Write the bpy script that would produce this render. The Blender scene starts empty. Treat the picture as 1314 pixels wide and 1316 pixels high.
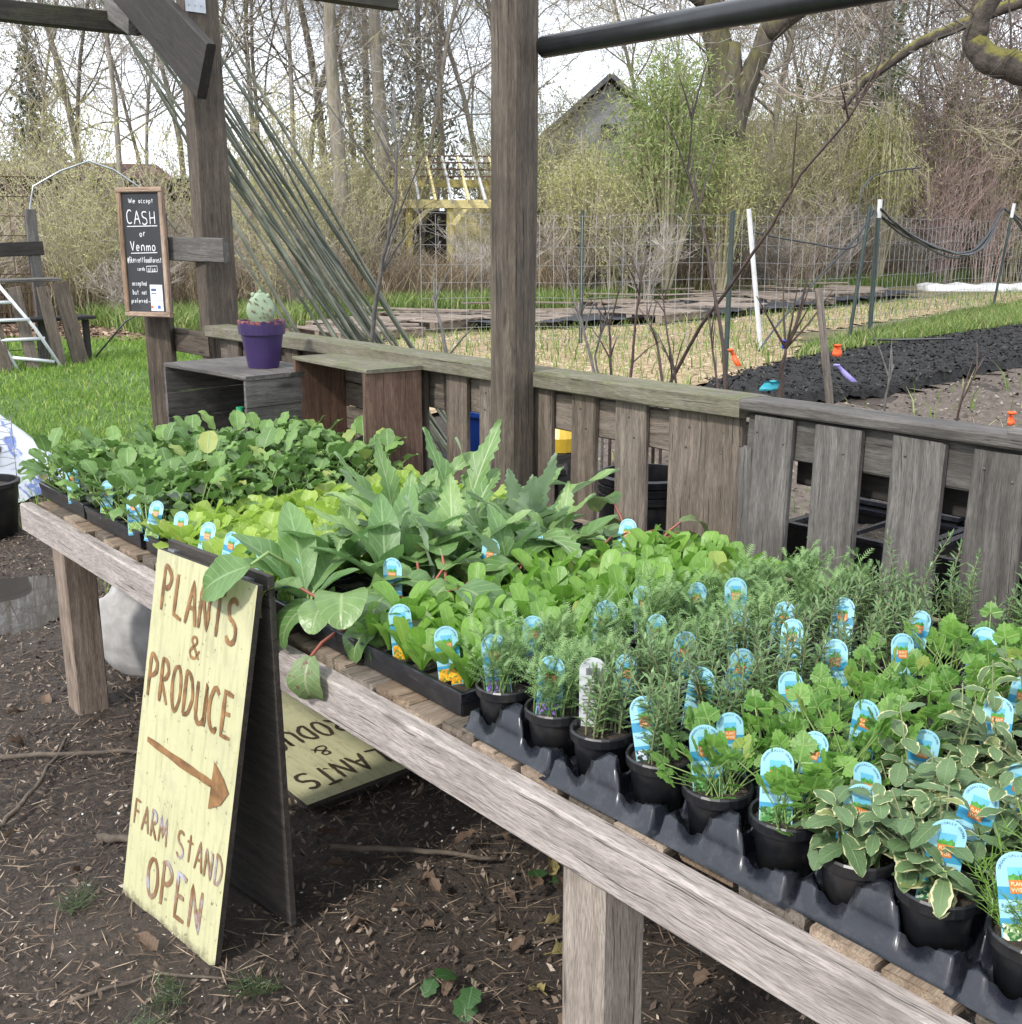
import bpy, math, random
import numpy as np
from mathutils import Matrix, Vector, Euler

# ------------------------------------------------------------------ camera, sky, sun, exposure
SC = bpy.context.scene
COL = SC.collection
cam_d = bpy.data.cameras.new('camera'); cam = bpy.data.objects.new('camera', cam_d); COL.objects.link(cam)
cam_d.sensor_fit = 'HORIZONTAL'; cam_d.sensor_width = 36.0; cam_d.lens = 39.67
cam_d.clip_start = 0.05; cam_d.clip_end = 2000
cam.location = (0, 0, 1.6)
cam.rotation_euler = (math.radians(90 - 13.9), 0, math.radians(-39.9))
SC.camera = cam

SUN_AZ, SUN_EL = math.radians(-100), math.radians(42)     # compass angle from +Y towards +X
wd = bpy.data.worlds.new('World'); SC.world = wd; wd.use_nodes = True
nt = wd.node_tree; nt.nodes.clear()
wo = nt.nodes.new('ShaderNodeOutputWorld'); bg = nt.nodes.new('ShaderNodeBackground')
sky = nt.nodes.new('ShaderNodeTexSky'); sky.sky_type = 'NISHITA'; sky.sun_disc = False
sky.sun_elevation = SUN_EL; sky.sun_rotation = SUN_AZ; sky.air_density = 1.0; sky.dust_density = 2.0
tc = nt.nodes.new('ShaderNodeTexCoord'); nz = nt.nodes.new('ShaderNodeTexNoise')
nz.inputs['Scale'].default_value = 2.6; nz.inputs['Detail'].default_value = 7; nz.inputs['Roughness'].default_value = .55
mp = nt.nodes.new('ShaderNodeMapping'); mp.inputs['Scale'].default_value = (1, 1, 2.2)
rp = nt.nodes.new('ShaderNodeValToRGB'); rp.color_ramp.elements[0].position = .22; rp.color_ramp.elements[1].position = .50
mx = nt.nodes.new('ShaderNodeMix'); mx.data_type = 'RGBA'
mx.inputs['B'].default_value = (9.4, 9.95, 10.8, 1)          # bright thin cloud
nt.links.new(tc.outputs['Generated'], mp.inputs['Vector']); nt.links.new(mp.outputs[0], nz.inputs['Vector'])
nt.links.new(nz.outputs['Fac'], rp.inputs['Fac']); nt.links.new(rp.outputs['Color'], mx.inputs['Factor'])
nt.links.new(sky.outputs[0], mx.inputs['A']); nt.links.new(mx.outputs['Result'], bg.inputs['Color'])
bg.inputs['Strength'].default_value = 0.1; nt.links.new(bg.outputs[0], wo.inputs[0])

sd = bpy.data.lights.new('sun', 'SUN'); sun = bpy.data.objects.new('sun', sd); COL.objects.link(sun)
sd.energy = 1.9; sd.angle = math.radians(5); sd.color = (1, .965, .90)
sv = Vector((math.sin(SUN_AZ) * math.cos(SUN_EL), math.cos(SUN_AZ) * math.cos(SUN_EL), math.sin(SUN_EL)))
sun.rotation_euler = (-sv).to_track_quat('-Z', 'Y').to_euler()
SC.view_settings.view_transform = 'Standard'; SC.view_settings.look = 'None'
SC.view_settings.exposure = 1.08; SC.view_settings.gamma = 1.0
SC.render.engine = 'CYCLES'
SC.cycles.use_denoising = True
SC.cycles.max_bounces = 6; SC.cycles.transparent_max_bounces = 8

# ------------------------------------------------------------------ helpers
R = random.Random(11)
WM = {}
U = R.uniform
def rad(d): return math.radians(d)
def gz(x, y):                                               # the ground climbs a little towards the garden
    t = np.clip((.641 * x + .767 * y - 5.) / 6., 0, 1); return .35 * t * t * (3 - 2 * t)
def link(name, data=None):
    o = bpy.data.objects.new(name, data); COL.objects.link(o); return o
def place(o, M, parent=None):
    WM[o.name] = M
    if parent is not None:
        o.parent = parent; o.matrix_basis = WM[parent.name].inverted() @ M
    else: o.matrix_basis = M
    return o
def tag(o, label, cat, group=None, kind=None):
    if label: o['label'] = label
    if cat: o['category'] = cat
    if group: o['group'] = group
    if kind: o['kind'] = kind
    return o
def thing(name, label, cat, loc=(0, 0, 0), rz=0, group=None):
    o = link(name); o.empty_display_size = .05
    place(o, Matrix.Translation(loc) @ Matrix.Rotation(rz, 4, 'Z'))
    return tag(o, label, cat, group)
def T(x, y=None, z=None): return Matrix.Translation((x, y, z) if y is not None else x)
def RX(a): return Matrix.Rotation(a, 4, 'X')
def RY(a): return Matrix.Rotation(a, 4, 'Y')
def RZ(a): return Matrix.Rotation(a, 4, 'Z')
def S(s): return Matrix.Scale(s, 4)
def SD(x, y, z): return Matrix.Diagonal((x, y, z, 1))

class MB:
    """collects geometry for one mesh"""
    def __init__(s): s.v = []; s.f = []; s.m = []; s.uv = None
    def add(s, V, F, mi=0):
        b = len(s.v); s.v.extend([tuple(p) for p in V]); s.f.extend([tuple(i + b for i in f) for f in F]); s.m.extend([mi] * len(F))
    def box(s, c, d, M=None, mi=0):
        x, y, z = d[0] / 2, d[1] / 2, d[2] / 2
        V = [Vector((c[0] + i * x, c[1] + j * y, c[2] + k * z)) for k in (-1, 1) for j in (-1, 1) for i in (-1, 1)]
        if M: V = [M @ p for p in V]
        s.add(V, [(0, 2, 3, 1), (4, 5, 7, 6), (0, 1, 5, 4), (2, 6, 7, 3), (0, 4, 6, 2), (1, 3, 7, 5)], mi)
    def tube(s, pts, rad_, n=6, cap=True, mi=0):
        pts = [Vector(p) for p in pts]
        if not hasattr(rad_, '__len__'): rad_ = [rad_] * len(pts)
        V = []; F = []
        d0 = (pts[1] - pts[0]).normalized(); a = d0.orthogonal().normalized()
        for i, p in enumerate(pts):
            d = (pts[min(i + 1, len(pts) - 1)] - pts[max(i - 1, 0)])
            d = d.normalized() if d.length > 1e-9 else d0
            a = a - d * a.dot(d); a = a.normalized() if a.length > 1e-6 else d.orthogonal().normalized()
            b = d.cross(a)
            for k in range(n):
                t = 2 * math.pi * k / n; V.append(p + (a * math.cos(t) + b * math.sin(t)) * rad_[i])
        for i in range(len(pts) - 1):
            for k in range(n):
                k2 = (k + 1) % n; F.append((i * n + k, i * n + k2, (i + 1) * n + k2, (i + 1) * n + k))
        if cap: F.append(tuple(range(n - 1, -1, -1))); F.append(tuple(range((len(pts) - 1) * n, len(pts) * n)))
        s.add(V, F, mi)
    def lathe(s, prof, n=20, mi=0, close=False):
        V = []; F = []
        for r, z in prof:
            for k in range(n):
                t = 2 * math.pi * k / n; V.append((r * math.cos(t), r * math.sin(t), z))
        for i in range(len(prof) - 1):
            for k in range(n):
                k2 = (k + 1) % n; F.append((i * n + k, i * n + k2, (i + 1) * n + k2, (i + 1) * n + k))
        if close: F.append(tuple(range((len(prof) - 1) * n, len(prof) * n)))
        s.add(V, F, mi)
    def mesh(s, name, mats, smooth=False):
        me = bpy.data.meshes.new(name); me.from_pydata(s.v, [], s.f)
        for m in (mats if isinstance(mats, (list, tuple)) else [mats]): me.materials.append(m)
        if any(s.m): me.polygons.foreach_set('material_index', s.m)
        if s.uv:
            ul = me.uv_layers.new(name='UVMap'); li = np.empty(len(me.loops), dtype=np.int32); me.loops.foreach_get('vertex_index', li)
            ul.data.foreach_set('uv', np.array(s.uv, dtype=np.float32)[li].ravel())
        if smooth: me.polygons.foreach_set('use_smooth', [True] * len(me.polygons))
        me.update(); return me
def np_mesh(name, V, F, mat, smooth=False):
    V = np.asarray(V, dtype=np.float32); F = np.asarray(F, dtype=np.int32); k = F.shape[1]
    me = bpy.data.meshes.new(name); me.vertices.add(len(V)); me.vertices.foreach_set('co', V.ravel())
    me.loops.add(F.size); me.loops.foreach_set('vertex_index', F.ravel())
    me.polygons.add(len(F)); me.polygons.foreach_set('loop_start', np.arange(0, F.size, k, dtype=np.int32))
    me.materials.append(mat)
    if smooth: me.polygons.foreach_set('use_smooth', np.ones(len(F), dtype=bool))
    me.update(); me.validate(); return me
def part(name, me, parent, M=None): return place(link(name, me), M if M is not None else WM[parent.name].copy(), parent)
def lpart(name, me, parent, ML): return place(link(name, me), WM[parent.name] @ ML, parent)   # local matrix

# ------------------------------------------------------------------ materials
class NT:
    def __init__(s, name):
        s.m = bpy.data.materials.new(name); s.m.use_nodes = True; s.t = s.m.node_tree; s.t.nodes.clear()
        s.out = s.t.nodes.new('ShaderNodeOutputMaterial')
    def n(s, ty, inp=None, **kw):
        nd = s.t.nodes.new('ShaderNode' + ty)
        for k, v in kw.items(): setattr(nd, k, v)
        for k, v in (inp or {}).items(): s.set(nd.inputs[k], v)
        return nd
    def set(s, sock, v):
        if hasattr(v, 'links') or isinstance(v, bpy.types.NodeSocket): s.t.links.new(v, sock)
        else:
            if sock.type == 'RGBA' and len(v) == 3: v = (*v, 1)
            sock.default_value = v
    def ramp(s, fac, stops, interp='LINEAR'):
        nd = s.n('ValToRGB', {'Fac': fac}); cr = nd.color_ramp; cr.interpolation = interp
        while len(cr.elements) < len(stops): cr.elements.new(.5)
        for e, (p, c) in zip(cr.elements, stops): e.position = p; e.color = (*c, 1) if len(c) == 3 else c
        return nd.outputs['Color']
    def mix(s, f, a, b, mode='MIX'):
        nd = s.n('Mix', data_type='RGBA', blend_type=mode)
        s.set(nd.inputs['Factor'], f); s.set(nd.inputs['A'], a); s.set(nd.inputs['B'], b); return nd.outputs['Result']
    def math(s, op, a, b=0.0, c=0.0):
        nd = s.n('Math', operation=op); s.set(nd.inputs[0], a); s.set(nd.inputs[1], b); s.set(nd.inputs[2], c); return nd.outputs[0]
    def noise(s, vec, scale, detail=4, rough=.55, dist=0, out='Fac'):
        return s.n('TexNoise', {'Vector': vec, 'Scale': scale, 'Detail': detail, 'Roughness': rough, 'Distortion': dist}).outputs[out]
    def coord(s, which='Object', scale=None, off=True):
        v = s.n('TexCoord').outputs[which]
        if off:
            r = s.n('ObjectInfo').outputs['Random']
            v = s.n('VectorMath', {0: v, 1: s.n('CombineXYZ', {'X': s.math('MULTIPLY', r, 37.), 'Y': s.math('MULTIPLY', r, 91.), 'Z': s.math('MULTIPLY', r, 53.)}).outputs[0]}, operation='ADD').outputs[0]
        if scale: v = s.n('Mapping', {'Vector': v, 'Scale': scale}).outputs[0]
        return v
    def bump(s, h, strength=.5, dist=.01, normal=None):
        nd = s.n('Bump', {'Height': h, 'Strength': strength, 'Distance': dist})
        if normal is not None: s.set(nd.inputs['Normal'], normal)
        return nd.outputs[0]
    def bsdf(s, col, rough=.6, normal=None, **kw):
        nd = s.n('BsdfPrincipled', {'Base Color': col, 'Roughness': rough})
        if normal is not None: s.set(nd.inputs['Normal'], normal)
        for k, v in kw.items(): s.set(nd.inputs[k.replace('_', ' ')], v)
        return nd.outputs[0]
    def done(s, sh): s.t.links.new(sh, s.out.inputs['Surface']); return s.m

def wood(name, dark, mid, light, moss=0.0, rough=.8, relief=.5, paint=None):
    q = NT(name); c = q.coord()
    warp = q.noise(c, 3.0, 3, .5, 0, 'Color')
    c2 = q.n('VectorMath', {0: c, 1: q.n('VectorMath', {0: warp, 1: (.0, .03, .03)}, operation='MULTIPLY').outputs[0]}, operation='ADD').outputs[0]
    g1 = q.noise(q.n('Mapping', {'Vector': c2, 'Scale': (4, 52, 52)}).outputs[0], 1, 6, .6, .5)
    g2 = q.noise(q.n('Mapping', {'Vector': c2, 'Scale': (34, 430, 430)}).outputs[0], 1, 3, .6)
    col = q.ramp(g1, [(.22, dark), (.5, mid), (.78, light)])
    col = q.mix(.75, col, q.ramp(g2, [(.30, (.34, .33, .32)), (.6, (1.14, 1.12, 1.10))]), 'MULTIPLY')
    st = q.noise(c, 4.5, 4, .6)                               # weather stains
    col = q.mix(q.ramp(st, [(.5, (0, 0, 0)), (.72, (.55, .55, .55))]), col, [d * .75 for d in dark])
    vo = q.n('TexVoronoi', {'Vector': q.n('Mapping', {'Vector': c2, 'Scale': (2.6, 11, 11)}).outputs[0], 'Scale': 1.0, 'Randomness': 1.0}).outputs['Distance']
    col = q.mix(q.ramp(vo, [(.05, (.8, .8, .8)), (.13, (0, 0, 0))]), col, (dark[0] * .45, dark[1] * .4, dark[2] * .38))
    cr = q.noise(q.n('Mapping', {'Vector': c2, 'Scale': (2.4, 120, 120)}).outputs[0], 1, 2, .5)   # drying cracks
    crm = q.ramp(cr, [(.30, (1, 1, 1)), (.345, (0, 0, 0))])
    col = q.mix(q.math('MULTIPLY', crm, .8), col, [d * .3 for d in dark])
    rnd = q.n('ObjectInfo').outputs['Random']
    col = q.n('HueSaturation', {'Color': col, 'Value': q.n('MapRange', {'Value': rnd, 'To Min': .78, 'To Max': 1.18}).outputs[0], 'Saturation': q.n('MapRange', {'Value': rnd, 'To Min': 1.1, 'To Max': .8}).outputs[0]}).outputs[0]
    if moss:
        nz_ = q.n('SeparateXYZ', {0: q.n('NewGeometry').outputs['Normal']}).outputs['Z']
        mm = q.math('MULTIPLY', q.ramp(q.noise(q.coord(), 14, 6, .65), [(.40, (0, 0, 0)), (.6, (1, 1, 1))]), q.n('MapRange', {'Value': nz_, 'From Min': .3, 'From Max': .9, 'To Min': .25, 'To Max': 1}).outputs[0])
        col = q.mix(q.math('MULTIPLY', mm, moss), col, q.ramp(q.noise(c, 60, 3), [(.3, (.05, .065, .018)), (.7, (.13, .14, .045))]))
    h = q.math('ADD', q.math('MULTIPLY', g2, .5), q.math('SUBTRACT', g1, q.math('MULTIPLY', crm, 1.2)))
    return q.done(q.bsdf(col, rough, q.bump(h, relief, .004)))

def plain(name, col, rough=.5, var=.1, nscale=20, bump=0.0, dirt=None, **kw):
    q = NT(name); c = q.coord()
    n = q.noise(c, nscale, 5, .6)
    cc = q.mix(q.ramp(n, [(.3, (1, 1, 1)), (.7, (0, 0, 0))]), col, [x * (1 - var * 2.2) for x in col])
    if dirt: cc = q.mix(q.ramp(q.noise(c, nscale * .35, 6, .7), [(.5, (0, 0, 0)), (.75, (.7, .7, .7))]), cc, dirt)
    return q.done(q.bsdf(cc, rough, q.bump(n, bump, .003) if bump else None, **kw))

def leafm(name, base, alt, vein=None, edge=None, spots=None, rough=.42, trans=.3, uv=True, back=None, yellow=True):
    q = NT(name); c = q.coord()
    rnd = q.n('ObjectInfo').outputs['Random']
    col = q.mix(rnd, base, alt)
    col = q.mix(q.ramp(q.noise(c, 30, 4, .6), [(.3, (.0, .0, .0)), (.75, (.55, .55, .55))]), col, [x * .62 for x in base])
    if uv and yellow: col = q.mix(q.ramp(rnd, [(.93, (0, 0, 0)), (.99, (.55, .55, .55))]), col, (.38, .34, .09))
    nrm = None
    if uv:
        u, v, _ = q.n('SeparateXYZ', {0: q.n('TexCoord').outputs['UV']}).outputs
        av = q.math('ABSOLUTE', v)
        mid = q.ramp(av, [(.02, (1, 1, 1)), (.10, (0, 0, 0))])
        w = q.math('SINE', q.math('MULTIPLY', q.math('SUBTRACT', u, q.math('MULTIPLY', av, .22)), 46.))
        side = q.ramp(w, [(.86, (0, 0, 0)), (.99, (.6, .6, .6))])
        vv = q.n('Mix', data_type='RGBA', blend_type='LIGHTEN'); q.set(vv.inputs['Factor'], 1.0); q.set(vv.inputs['A'], mid); q.set(vv.inputs['B'], side)
        col = q.mix(q.math('MULTIPLY', vv.outputs['Result'], .8), col, vein or [min(1, x * 1.6 + .04) for x in base])
        if edge:
            e = q.math('ADD', av, q.math('MULTIPLY', q.math('SUBTRACT', q.noise(c, 70, 3), .5), .9))
            e = q.math('ADD', e, q.math('MULTIPLY', q.math('SUBTRACT', rnd, .5), .35))
            col = q.mix(q.ramp(e, [(.86, (0, 0, 0)), (1.0, (1, 1, 1))]), col, edge)
        nrm = q.bump(q.math('ADD', vv.outputs['Result'], q.noise(c, 90, 3)), .35, .003)
    if spots:
        col = q.mix(q.ramp(q.noise(c, 55, 3, .6), [(.60, (0, 0, 0)), (.68, (.8, .8, .8))]), col, spots)
    if back:
        col = q.mix(q.n('NewGeometry').outputs['Backfacing'], col, back)
    a = q.bsdf(col, rough, nrm)
    b = q.n('BsdfTranslucent', {'Color': q.mix(.5, col, [min(1, x * 2.2) for x in base])}).outputs[0]
    return q.done(q.n('MixShader', {0: trans, 1: a, 2: b}).outputs[0])

M_POST = wood('weathered brown timber', (.033, .025, .018), (.088, .068, .050), (.165, .134, .103), relief=1.0)
M_GREY = wood('grey weathered pallet wood', (.045, .040, .036), (.10, .092, .085), (.175, .163, .153))
M_BROWN = wood('brown weathered pallet wood', (.062, .047, .035), (.14, .112, .088), (.235, .195, .158))
M_CAP = wood('mossy cap timber', (.07, .06, .042), (.15, .135, .10), (.23, .21, .165), moss=.75)
M_BEAM = wood('pale bleached beam', (.17, .14, .126), (.29, .25, .23), (.39, .34, .313), relief=.5)
M_SLAT = wood('tan bench slat', (.11, .078, .052), (.25, .185, .13), (.37, .295, .22))
M_LEG = wood('bench leg timber', (.09, .06, .043), (.22, .165, .125), (.34, .27, .215))
M_LEG2 = wood('pale bench leg', (.16, .13, .11), (.32, .275, .235), (.45, .40, .35))
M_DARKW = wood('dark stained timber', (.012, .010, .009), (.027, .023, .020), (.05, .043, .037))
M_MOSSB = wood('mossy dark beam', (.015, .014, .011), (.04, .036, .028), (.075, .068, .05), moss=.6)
M_RED = wood('reddish crate board', (.055, .028, .018), (.13, .07, .046), (.21, .125, .085))
M_FAR = wood('far pallet wood', (.10, .075, .058), (.22, .175, .14), (.36, .30, .25))
M_BLACK = plain('black nursery plastic', (.012, .013, .016), .34, .15, 30, .12, dirt=(.045, .04, .035))
M_TRAY = plain('black vacuum formed tray plastic', (.014, .016, .023), .27, .15, 60, .1, dirt=(.055, .055, .06))
M_METAL = plain('galvanised metal', (.45, .47, .5), .35, .15, 12, .05, Metallic=.8)
M_WIRE = plain('dull galvanised wire', (.34, .34, .35), .5, .15, 12)
M_TGREEN = plain('green fence post paint', (.035, .055, .05), .5, .2, 15)
M_WHITE = plain('dirty white plastic', (.62, .63, .64), .5, .12, 9, dirt=(.35, .34, .30))
M_HOSE = plain('black irrigation hose', (.03, .033, .038), .4, .2, 10)
def soilm(name, c0, c1, c2, sc=60, flecks=True):
    q = NT(name); c = q.coord()
    n = q.noise(c, sc, 6, .7)
    col = q.ramp(n, [(.3, c0), (.52, c1), (.75, c2)])
    if flecks:
        v = q.n('TexVoronoi', {'Vector': c, 'Scale': sc * 1.6}); 
        f = q.math('MULTIPLY', q.ramp(v.outputs['Distance'], [(.10, (1, 1, 1)), (.16, (0, 0, 0))]), q.math('GREATER_THAN', q.n('SeparateXYZ', {0: v.outputs['Color']}).outputs[0], .86))
        col = q.mix(f, col, (.55, .52, .46))
    return q.done(q.bsdf(col, .95, q.bump(n, .8, .012)))
M_SOIL = soilm('potting soil', (.014, .01, .008), (.04, .03, .022), (.10, .08, .06))
# ------------------------------------------------------------------ boards
BC = {}
def board_mesh(L, W_, TH, mat, var=0, rnd=.0035):
    key = (round(L, 2), round(W_, 3), round(TH, 3), mat.name, var)
    if key in BC: return BC[key]
    q = random.Random(hash((round(L, 2), round(W_, 3), var)) & 0xffff)
    b = MB(); n = max(2, min(10, int(L / .18))); c = min(.005, TH * .18)
    sec = [(-1, -1, 1, 0), (-1, -1, 0, 1), (-1, 1, 0, -1), (-1, 1, 1, 0), (1, 1, -1, 0), (1, 1, 0, -1), (1, -1, 0, 1), (1, -1, -1, 0)]
    V = []; F = []; wob = [q.uniform(0, 6) for _ in range(4)]
    for i in range(n + 1):
        x = -L / 2 + L * i / n; j = rnd
        oy = math.sin(x * 3 + wob[0]) * j * .7; oz = math.sin(x * 2.3 + wob[1]) * j * .7
        for (sy, sz, ay, az) in sec:
            V.append((x + (q.uniform(-j, j) * 1.2 if i in (0, n) else 0), sy * (W_ / 2) + ay * c + oy + q.uniform(-j, j) * .4, sz * (TH / 2) + az * c + oz + q.uniform(-j, j) * .35))
    for i in range(n):
        for k in range(8):
            k2 = (k + 1) % 8; F.append((i * 8 + k, (i + 1) * 8 + k, (i + 1) * 8 + k2, i * 8 + k2))
    F.append(tuple(range(8))); F.append(tuple(range(n * 8 + 7, n * 8 - 1, -1)))
    b.add(V, F); BC[key] = b.mesh('board', mat); return BC[key]
def board_M(a, b_, up=(0, 0, 1)):
    a = Vector(a); b_ = Vector(b_); x = (b_ - a).normalized(); z = Vector(up); z = (z - x * z.dot(x)).normalized(); y = z.cross(x)
    m = Matrix((x, y, z)).transposed().to_4x4(); m.translation = (a + b_) / 2; return m
def board(name, a, b_, W_, TH, mat, parent=None, up=(0, 0, 1), var=0, rnd=.0035):
    L = (Vector(b_) - Vector(a)).length
    return place(link(name, board_mesh(L, W_, TH, mat, var, rnd)), board_M(a, b_, up), parent)
nail_b = MB(); nail_b.lathe([(.0001, .002), (.003, .0018), (.004, 0)], 8); M_NAIL = plain('rusty nail head', (.09, .075, .065), .6, .2)
NAIL = nail_b.mesh('nail', M_NAIL, True)

# ------------------------------------------------------------------ stroke lettering (hand painted)
def arc(cx, cy, rx, ry, a0, a1, n=9): return [(cx + rx * math.cos(rad(a0 + (a1 - a0) * i / (n - 1))), cy + ry * math.sin(rad(a0 + (a1 - a0) * i / (n - 1)))) for i in range(n)]
GL = {
 'P': [[(.1, 0), (.12, 1)], [(.1, 1)] + arc(.2, .76, .55, .25, 85, -90) + [(.15, .5)]],
 'L': [[(.2, 1), (.1, .05), (.75, 0)]], 'A': [[(0, 0), (.45, 1), (.85, 0)], [(.15, .38), (.75, .4)]],
 'N': [[(.05, 0), (.1, 1), (.75, .02), (.8, 1)]], 'T': [[(0, .97), (.85, 1)], [(.43, 1), (.4, 0)]],
 'S': [arc(.45, .75, .35, .24, 40, 260, 10) + arc(.4, .25, .38, .25, 80, -150, 10)],
 '&': [[(.85, .05), (.25, .7)] + arc(.42, .82, .2, .17, 200, -40, 8) + [(.15, .35)] + arc(.38, .2, .25, .2, 160, 330, 8) + [(.85, .45)]],
 'R': [[(.1, 0), (.12, 1)], [(.1, 1)] + arc(.2, .76, .5, .24, 85, -90) + [(.15, .5), (.8, 0)]],
 'O': [arc(.42, .5, .38, .5, 100, 460, 18)], 'D': [[(.1, 0), (.12, 1)], [(.08, 1)] + arc(.15, .5, .62, .5, 80, -85, 12) + [(.08, 0)]],
 'U': [[(.05, 1)] + arc(.42, .3, .35, .3, 180, 360, 10) + [(.8, 1), (.82, 0)]],
 'C': [arc(.48, .5, .42, .5, 50, 310, 14)], 'E': [[(.75, .98), (.12, 1), (.1, 0), (.78, .02)], [(.1, .5), (.65, .52)]],
 'F': [[(.75, .98), (.12, 1), (.1, 0)], [(.1, .55), (.6, .56)]], 'M': [[(0, 0), (.12, 1), (.45, .25), (.8, 1), (.92, 0)]],
 'H': [[(.1, 0), (.12, 1)], [(.75, 0), (.75, 1)], [(.1, .5), (.75, .52)]], 'V': [[(0, 1), (.4, 0), (.8, 1)]], 'W': [[(0, 1), (.22, 0), (.45, .8), (.68, 0), (.9, 1)]],
 't': [[(.4, .95), (.4, 0)], [(.1, .68), (.72, .7)]], 'e': [[(.1, .32), (.7, .34)] + arc(.4, .32, .3, .3, 10, 310, 10)], 'a': [arc(.38, .3, .3, .3, 40, 400, 10), [(.68, .6), (.72, 0)]],
 'c': [arc(.42, .3, .32, .3, 50, 310, 9)], 'p': [[(.1, .6), (.1, -.4)], arc(.4, .3, .3, .3, 180, -180, 10)], 'o': [arc(.4, .3, .3, .3, 90, 450, 10)],
 'r': [[(.15, .6), (.15, 0)], [(.15, .4)] + arc(.4, .35, .25, .25, 150, 50, 5)], 'n': [[(.1, .6), (.1, 0)], [(.1, .35)] + arc(.4, .35, .28, .25, 160, 0, 7) + [(.68, 0)]],
 'm': [[(.05, .6), (.05, 0)], [(.05, .4)] + arc(.25, .38, .18, .2, 160, 0, 6) + [(.43, 0)], [(.43, .4)] + arc(.63, .38, .18, .2, 160, 0, 6) + [(.82, 0)]],
 'd': [arc(.38, .3, .3, .3, 0, 360, 10), [(.7, 1), (.7, 0)]], 'b': [[(.1, 1), (.1, 0)], arc(.4, .3, .3, .3, 180, -180, 10)], 'u': [[(.1, .6)] + arc(.38, .25, .28, .25, 180, 360, 7) + [(.68, .6), (.7, 0)]],
 'f': [[(.65, .92)] + arc(.5, .8, .15, .2, 90, 180, 4) + [(.35, 0)], [(.1, .55), (.65, .56)]], 'k': [[(.1, 1), (.1, 0)], [(.65, .6), (.12, .25), (.7, 0)]], 's': [arc(.4, .45, .25, .15, 40, 260, 6) + arc(.38, .15, .26, .15, 80, -150, 6)],
 'w': [[(0, .6), (.2, 0), (.4, .5), (.6, 0), (.8, .6)]], 'i': [[(.4, .6), (.4, 0)], [(.4, .82), (.42, .86)]], 'h': [[(.1, 1), (.1, 0)], [(.1, .35)] + arc(.4, .35, .28, .25, 160, 0, 7) + [(.68, 0)]],
 '@': [arc(.45, .4, .15, .18, 0, 360, 9) + [(.62, .25)] + arc(.45, .4, .42, .48, -20, 300, 14)], 'l': [[(.4, 1), (.4, 0)]],
}
def strokes_mesh(name, items, mat, w, seed=1, lift=.0015):
    """items: (text, x0, x1, y0, height[, slant]) on a board's own plane (x right, y up): a brush ribbon per stroke"""
    q = random.Random(seed); b = MB(); lv = [0]
    def ribbon(p, ww):
        p = [Vector((x, y, 0)) for x, y in p]; V = []; F = []
        out = [p[0]]
        for i in range(1, len(p)):
            n = max(1, int((p[i] - p[i - 1]).length / (ww * 1.2)))
            for k in range(1, n + 1): out.append(p[i - 1].lerp(p[i], k / n))
        p = out; lv[0] += 1; z = lift + (lv[0] % 7) * .00015
        for i, pt in enumerate(p):
            d = p[min(i + 1, len(p) - 1)] - p[max(i - 1, 0)]; d = d.normalized() if d.length > 0 else Vector((1, 0, 0))
            s = Vector((-d.y, d.x, 0)); k = ww * .5 * (q.uniform(.8, 1.15)) * (.7 if i in (0, len(p) - 1) else 1)
            V += [pt + s * k + Vector((0, 0, z)), pt - s * k + Vector((0, 0, z))]
        F = [(2 * i, 2 * i + 1, 2 * i + 3, 2 * i + 2) for i in range(len(p) - 1)]
        b.add(V, F)
    for it in items:
        if it[0] == 'LINE': ribbon(it[1], it[2]); continue
        tx, x0, x1, y0, h = it[:5]; ww = it[5] if len(it) > 5 else w
        cw = (x1 - x0) / len(tx)
        for i, ch in enumerate(tx):
            if ch == ' ': continue
            ox = x0 + i * cw; sy = h * q.uniform(.92, 1.06); oy = y0 + q.uniform(-.04, .04) * h
            for st in GL[ch]:
                ribbon([(ox + (px + q.uniform(-.02, .02)) * cw * .92, oy + (py + q.uniform(-.015, .015)) * sy) for px, py in st], ww)
    return b.mesh(name, mat)

# ------------------------------------------------------------------ the bench
bench = thing('plant_bench', 'long weathered pallet bench carrying trays of seedlings', 'bench', (1.7, 2.1, 0))
SL_TOP = .715
board('front_beam', (1.128, .1, .652), (1.128, 3.93, .66), .095, .042, M_BEAM, bench, up=(-1, 0, 0), rnd=.002)
board('back_beam', (2.38, .1, .65), (2.38, 4.75, .65), .09, .04, M_GREY, bench, up=(-1, 0, 0))
board('side_beam', (1.16, 3.9, .645), (2.35, 3.9, .645), .08, .04, M_BROWN, bench, up=(0, 1, 0))
for i, (x, y, m, w) in enumerate([(1.20, 3.71, M_LEG, .105), (1.20, 1.19, M_LEG2, .10), (2.32, 3.7, M_LEG, .09), (2.32, 1.19, M_LEG, .09), (2.32, 4.7, M_LEG, .09)]):
    board('leg', (x, y, -.03), (x, y, .612 if x < 2 else .60), w, w, m, bench, up=(1, 0, 0), var=i)
y = .08; k = 0
while y < 4.75:
    w = U(.088, .138); x0 = 1.152 + U(-.012, .014) if y < 3.85 else 1.9
    z = SL_TOP - .015 + U(-.002, .002)
    board('slat', (x0, y + w / 2, z), (2.40, y + w / 2, z), w, U(.026, .032), M_SLAT if k % 3 else M_BROWN, bench, var=k); y += w + U(.004, .02); k += 1

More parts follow.
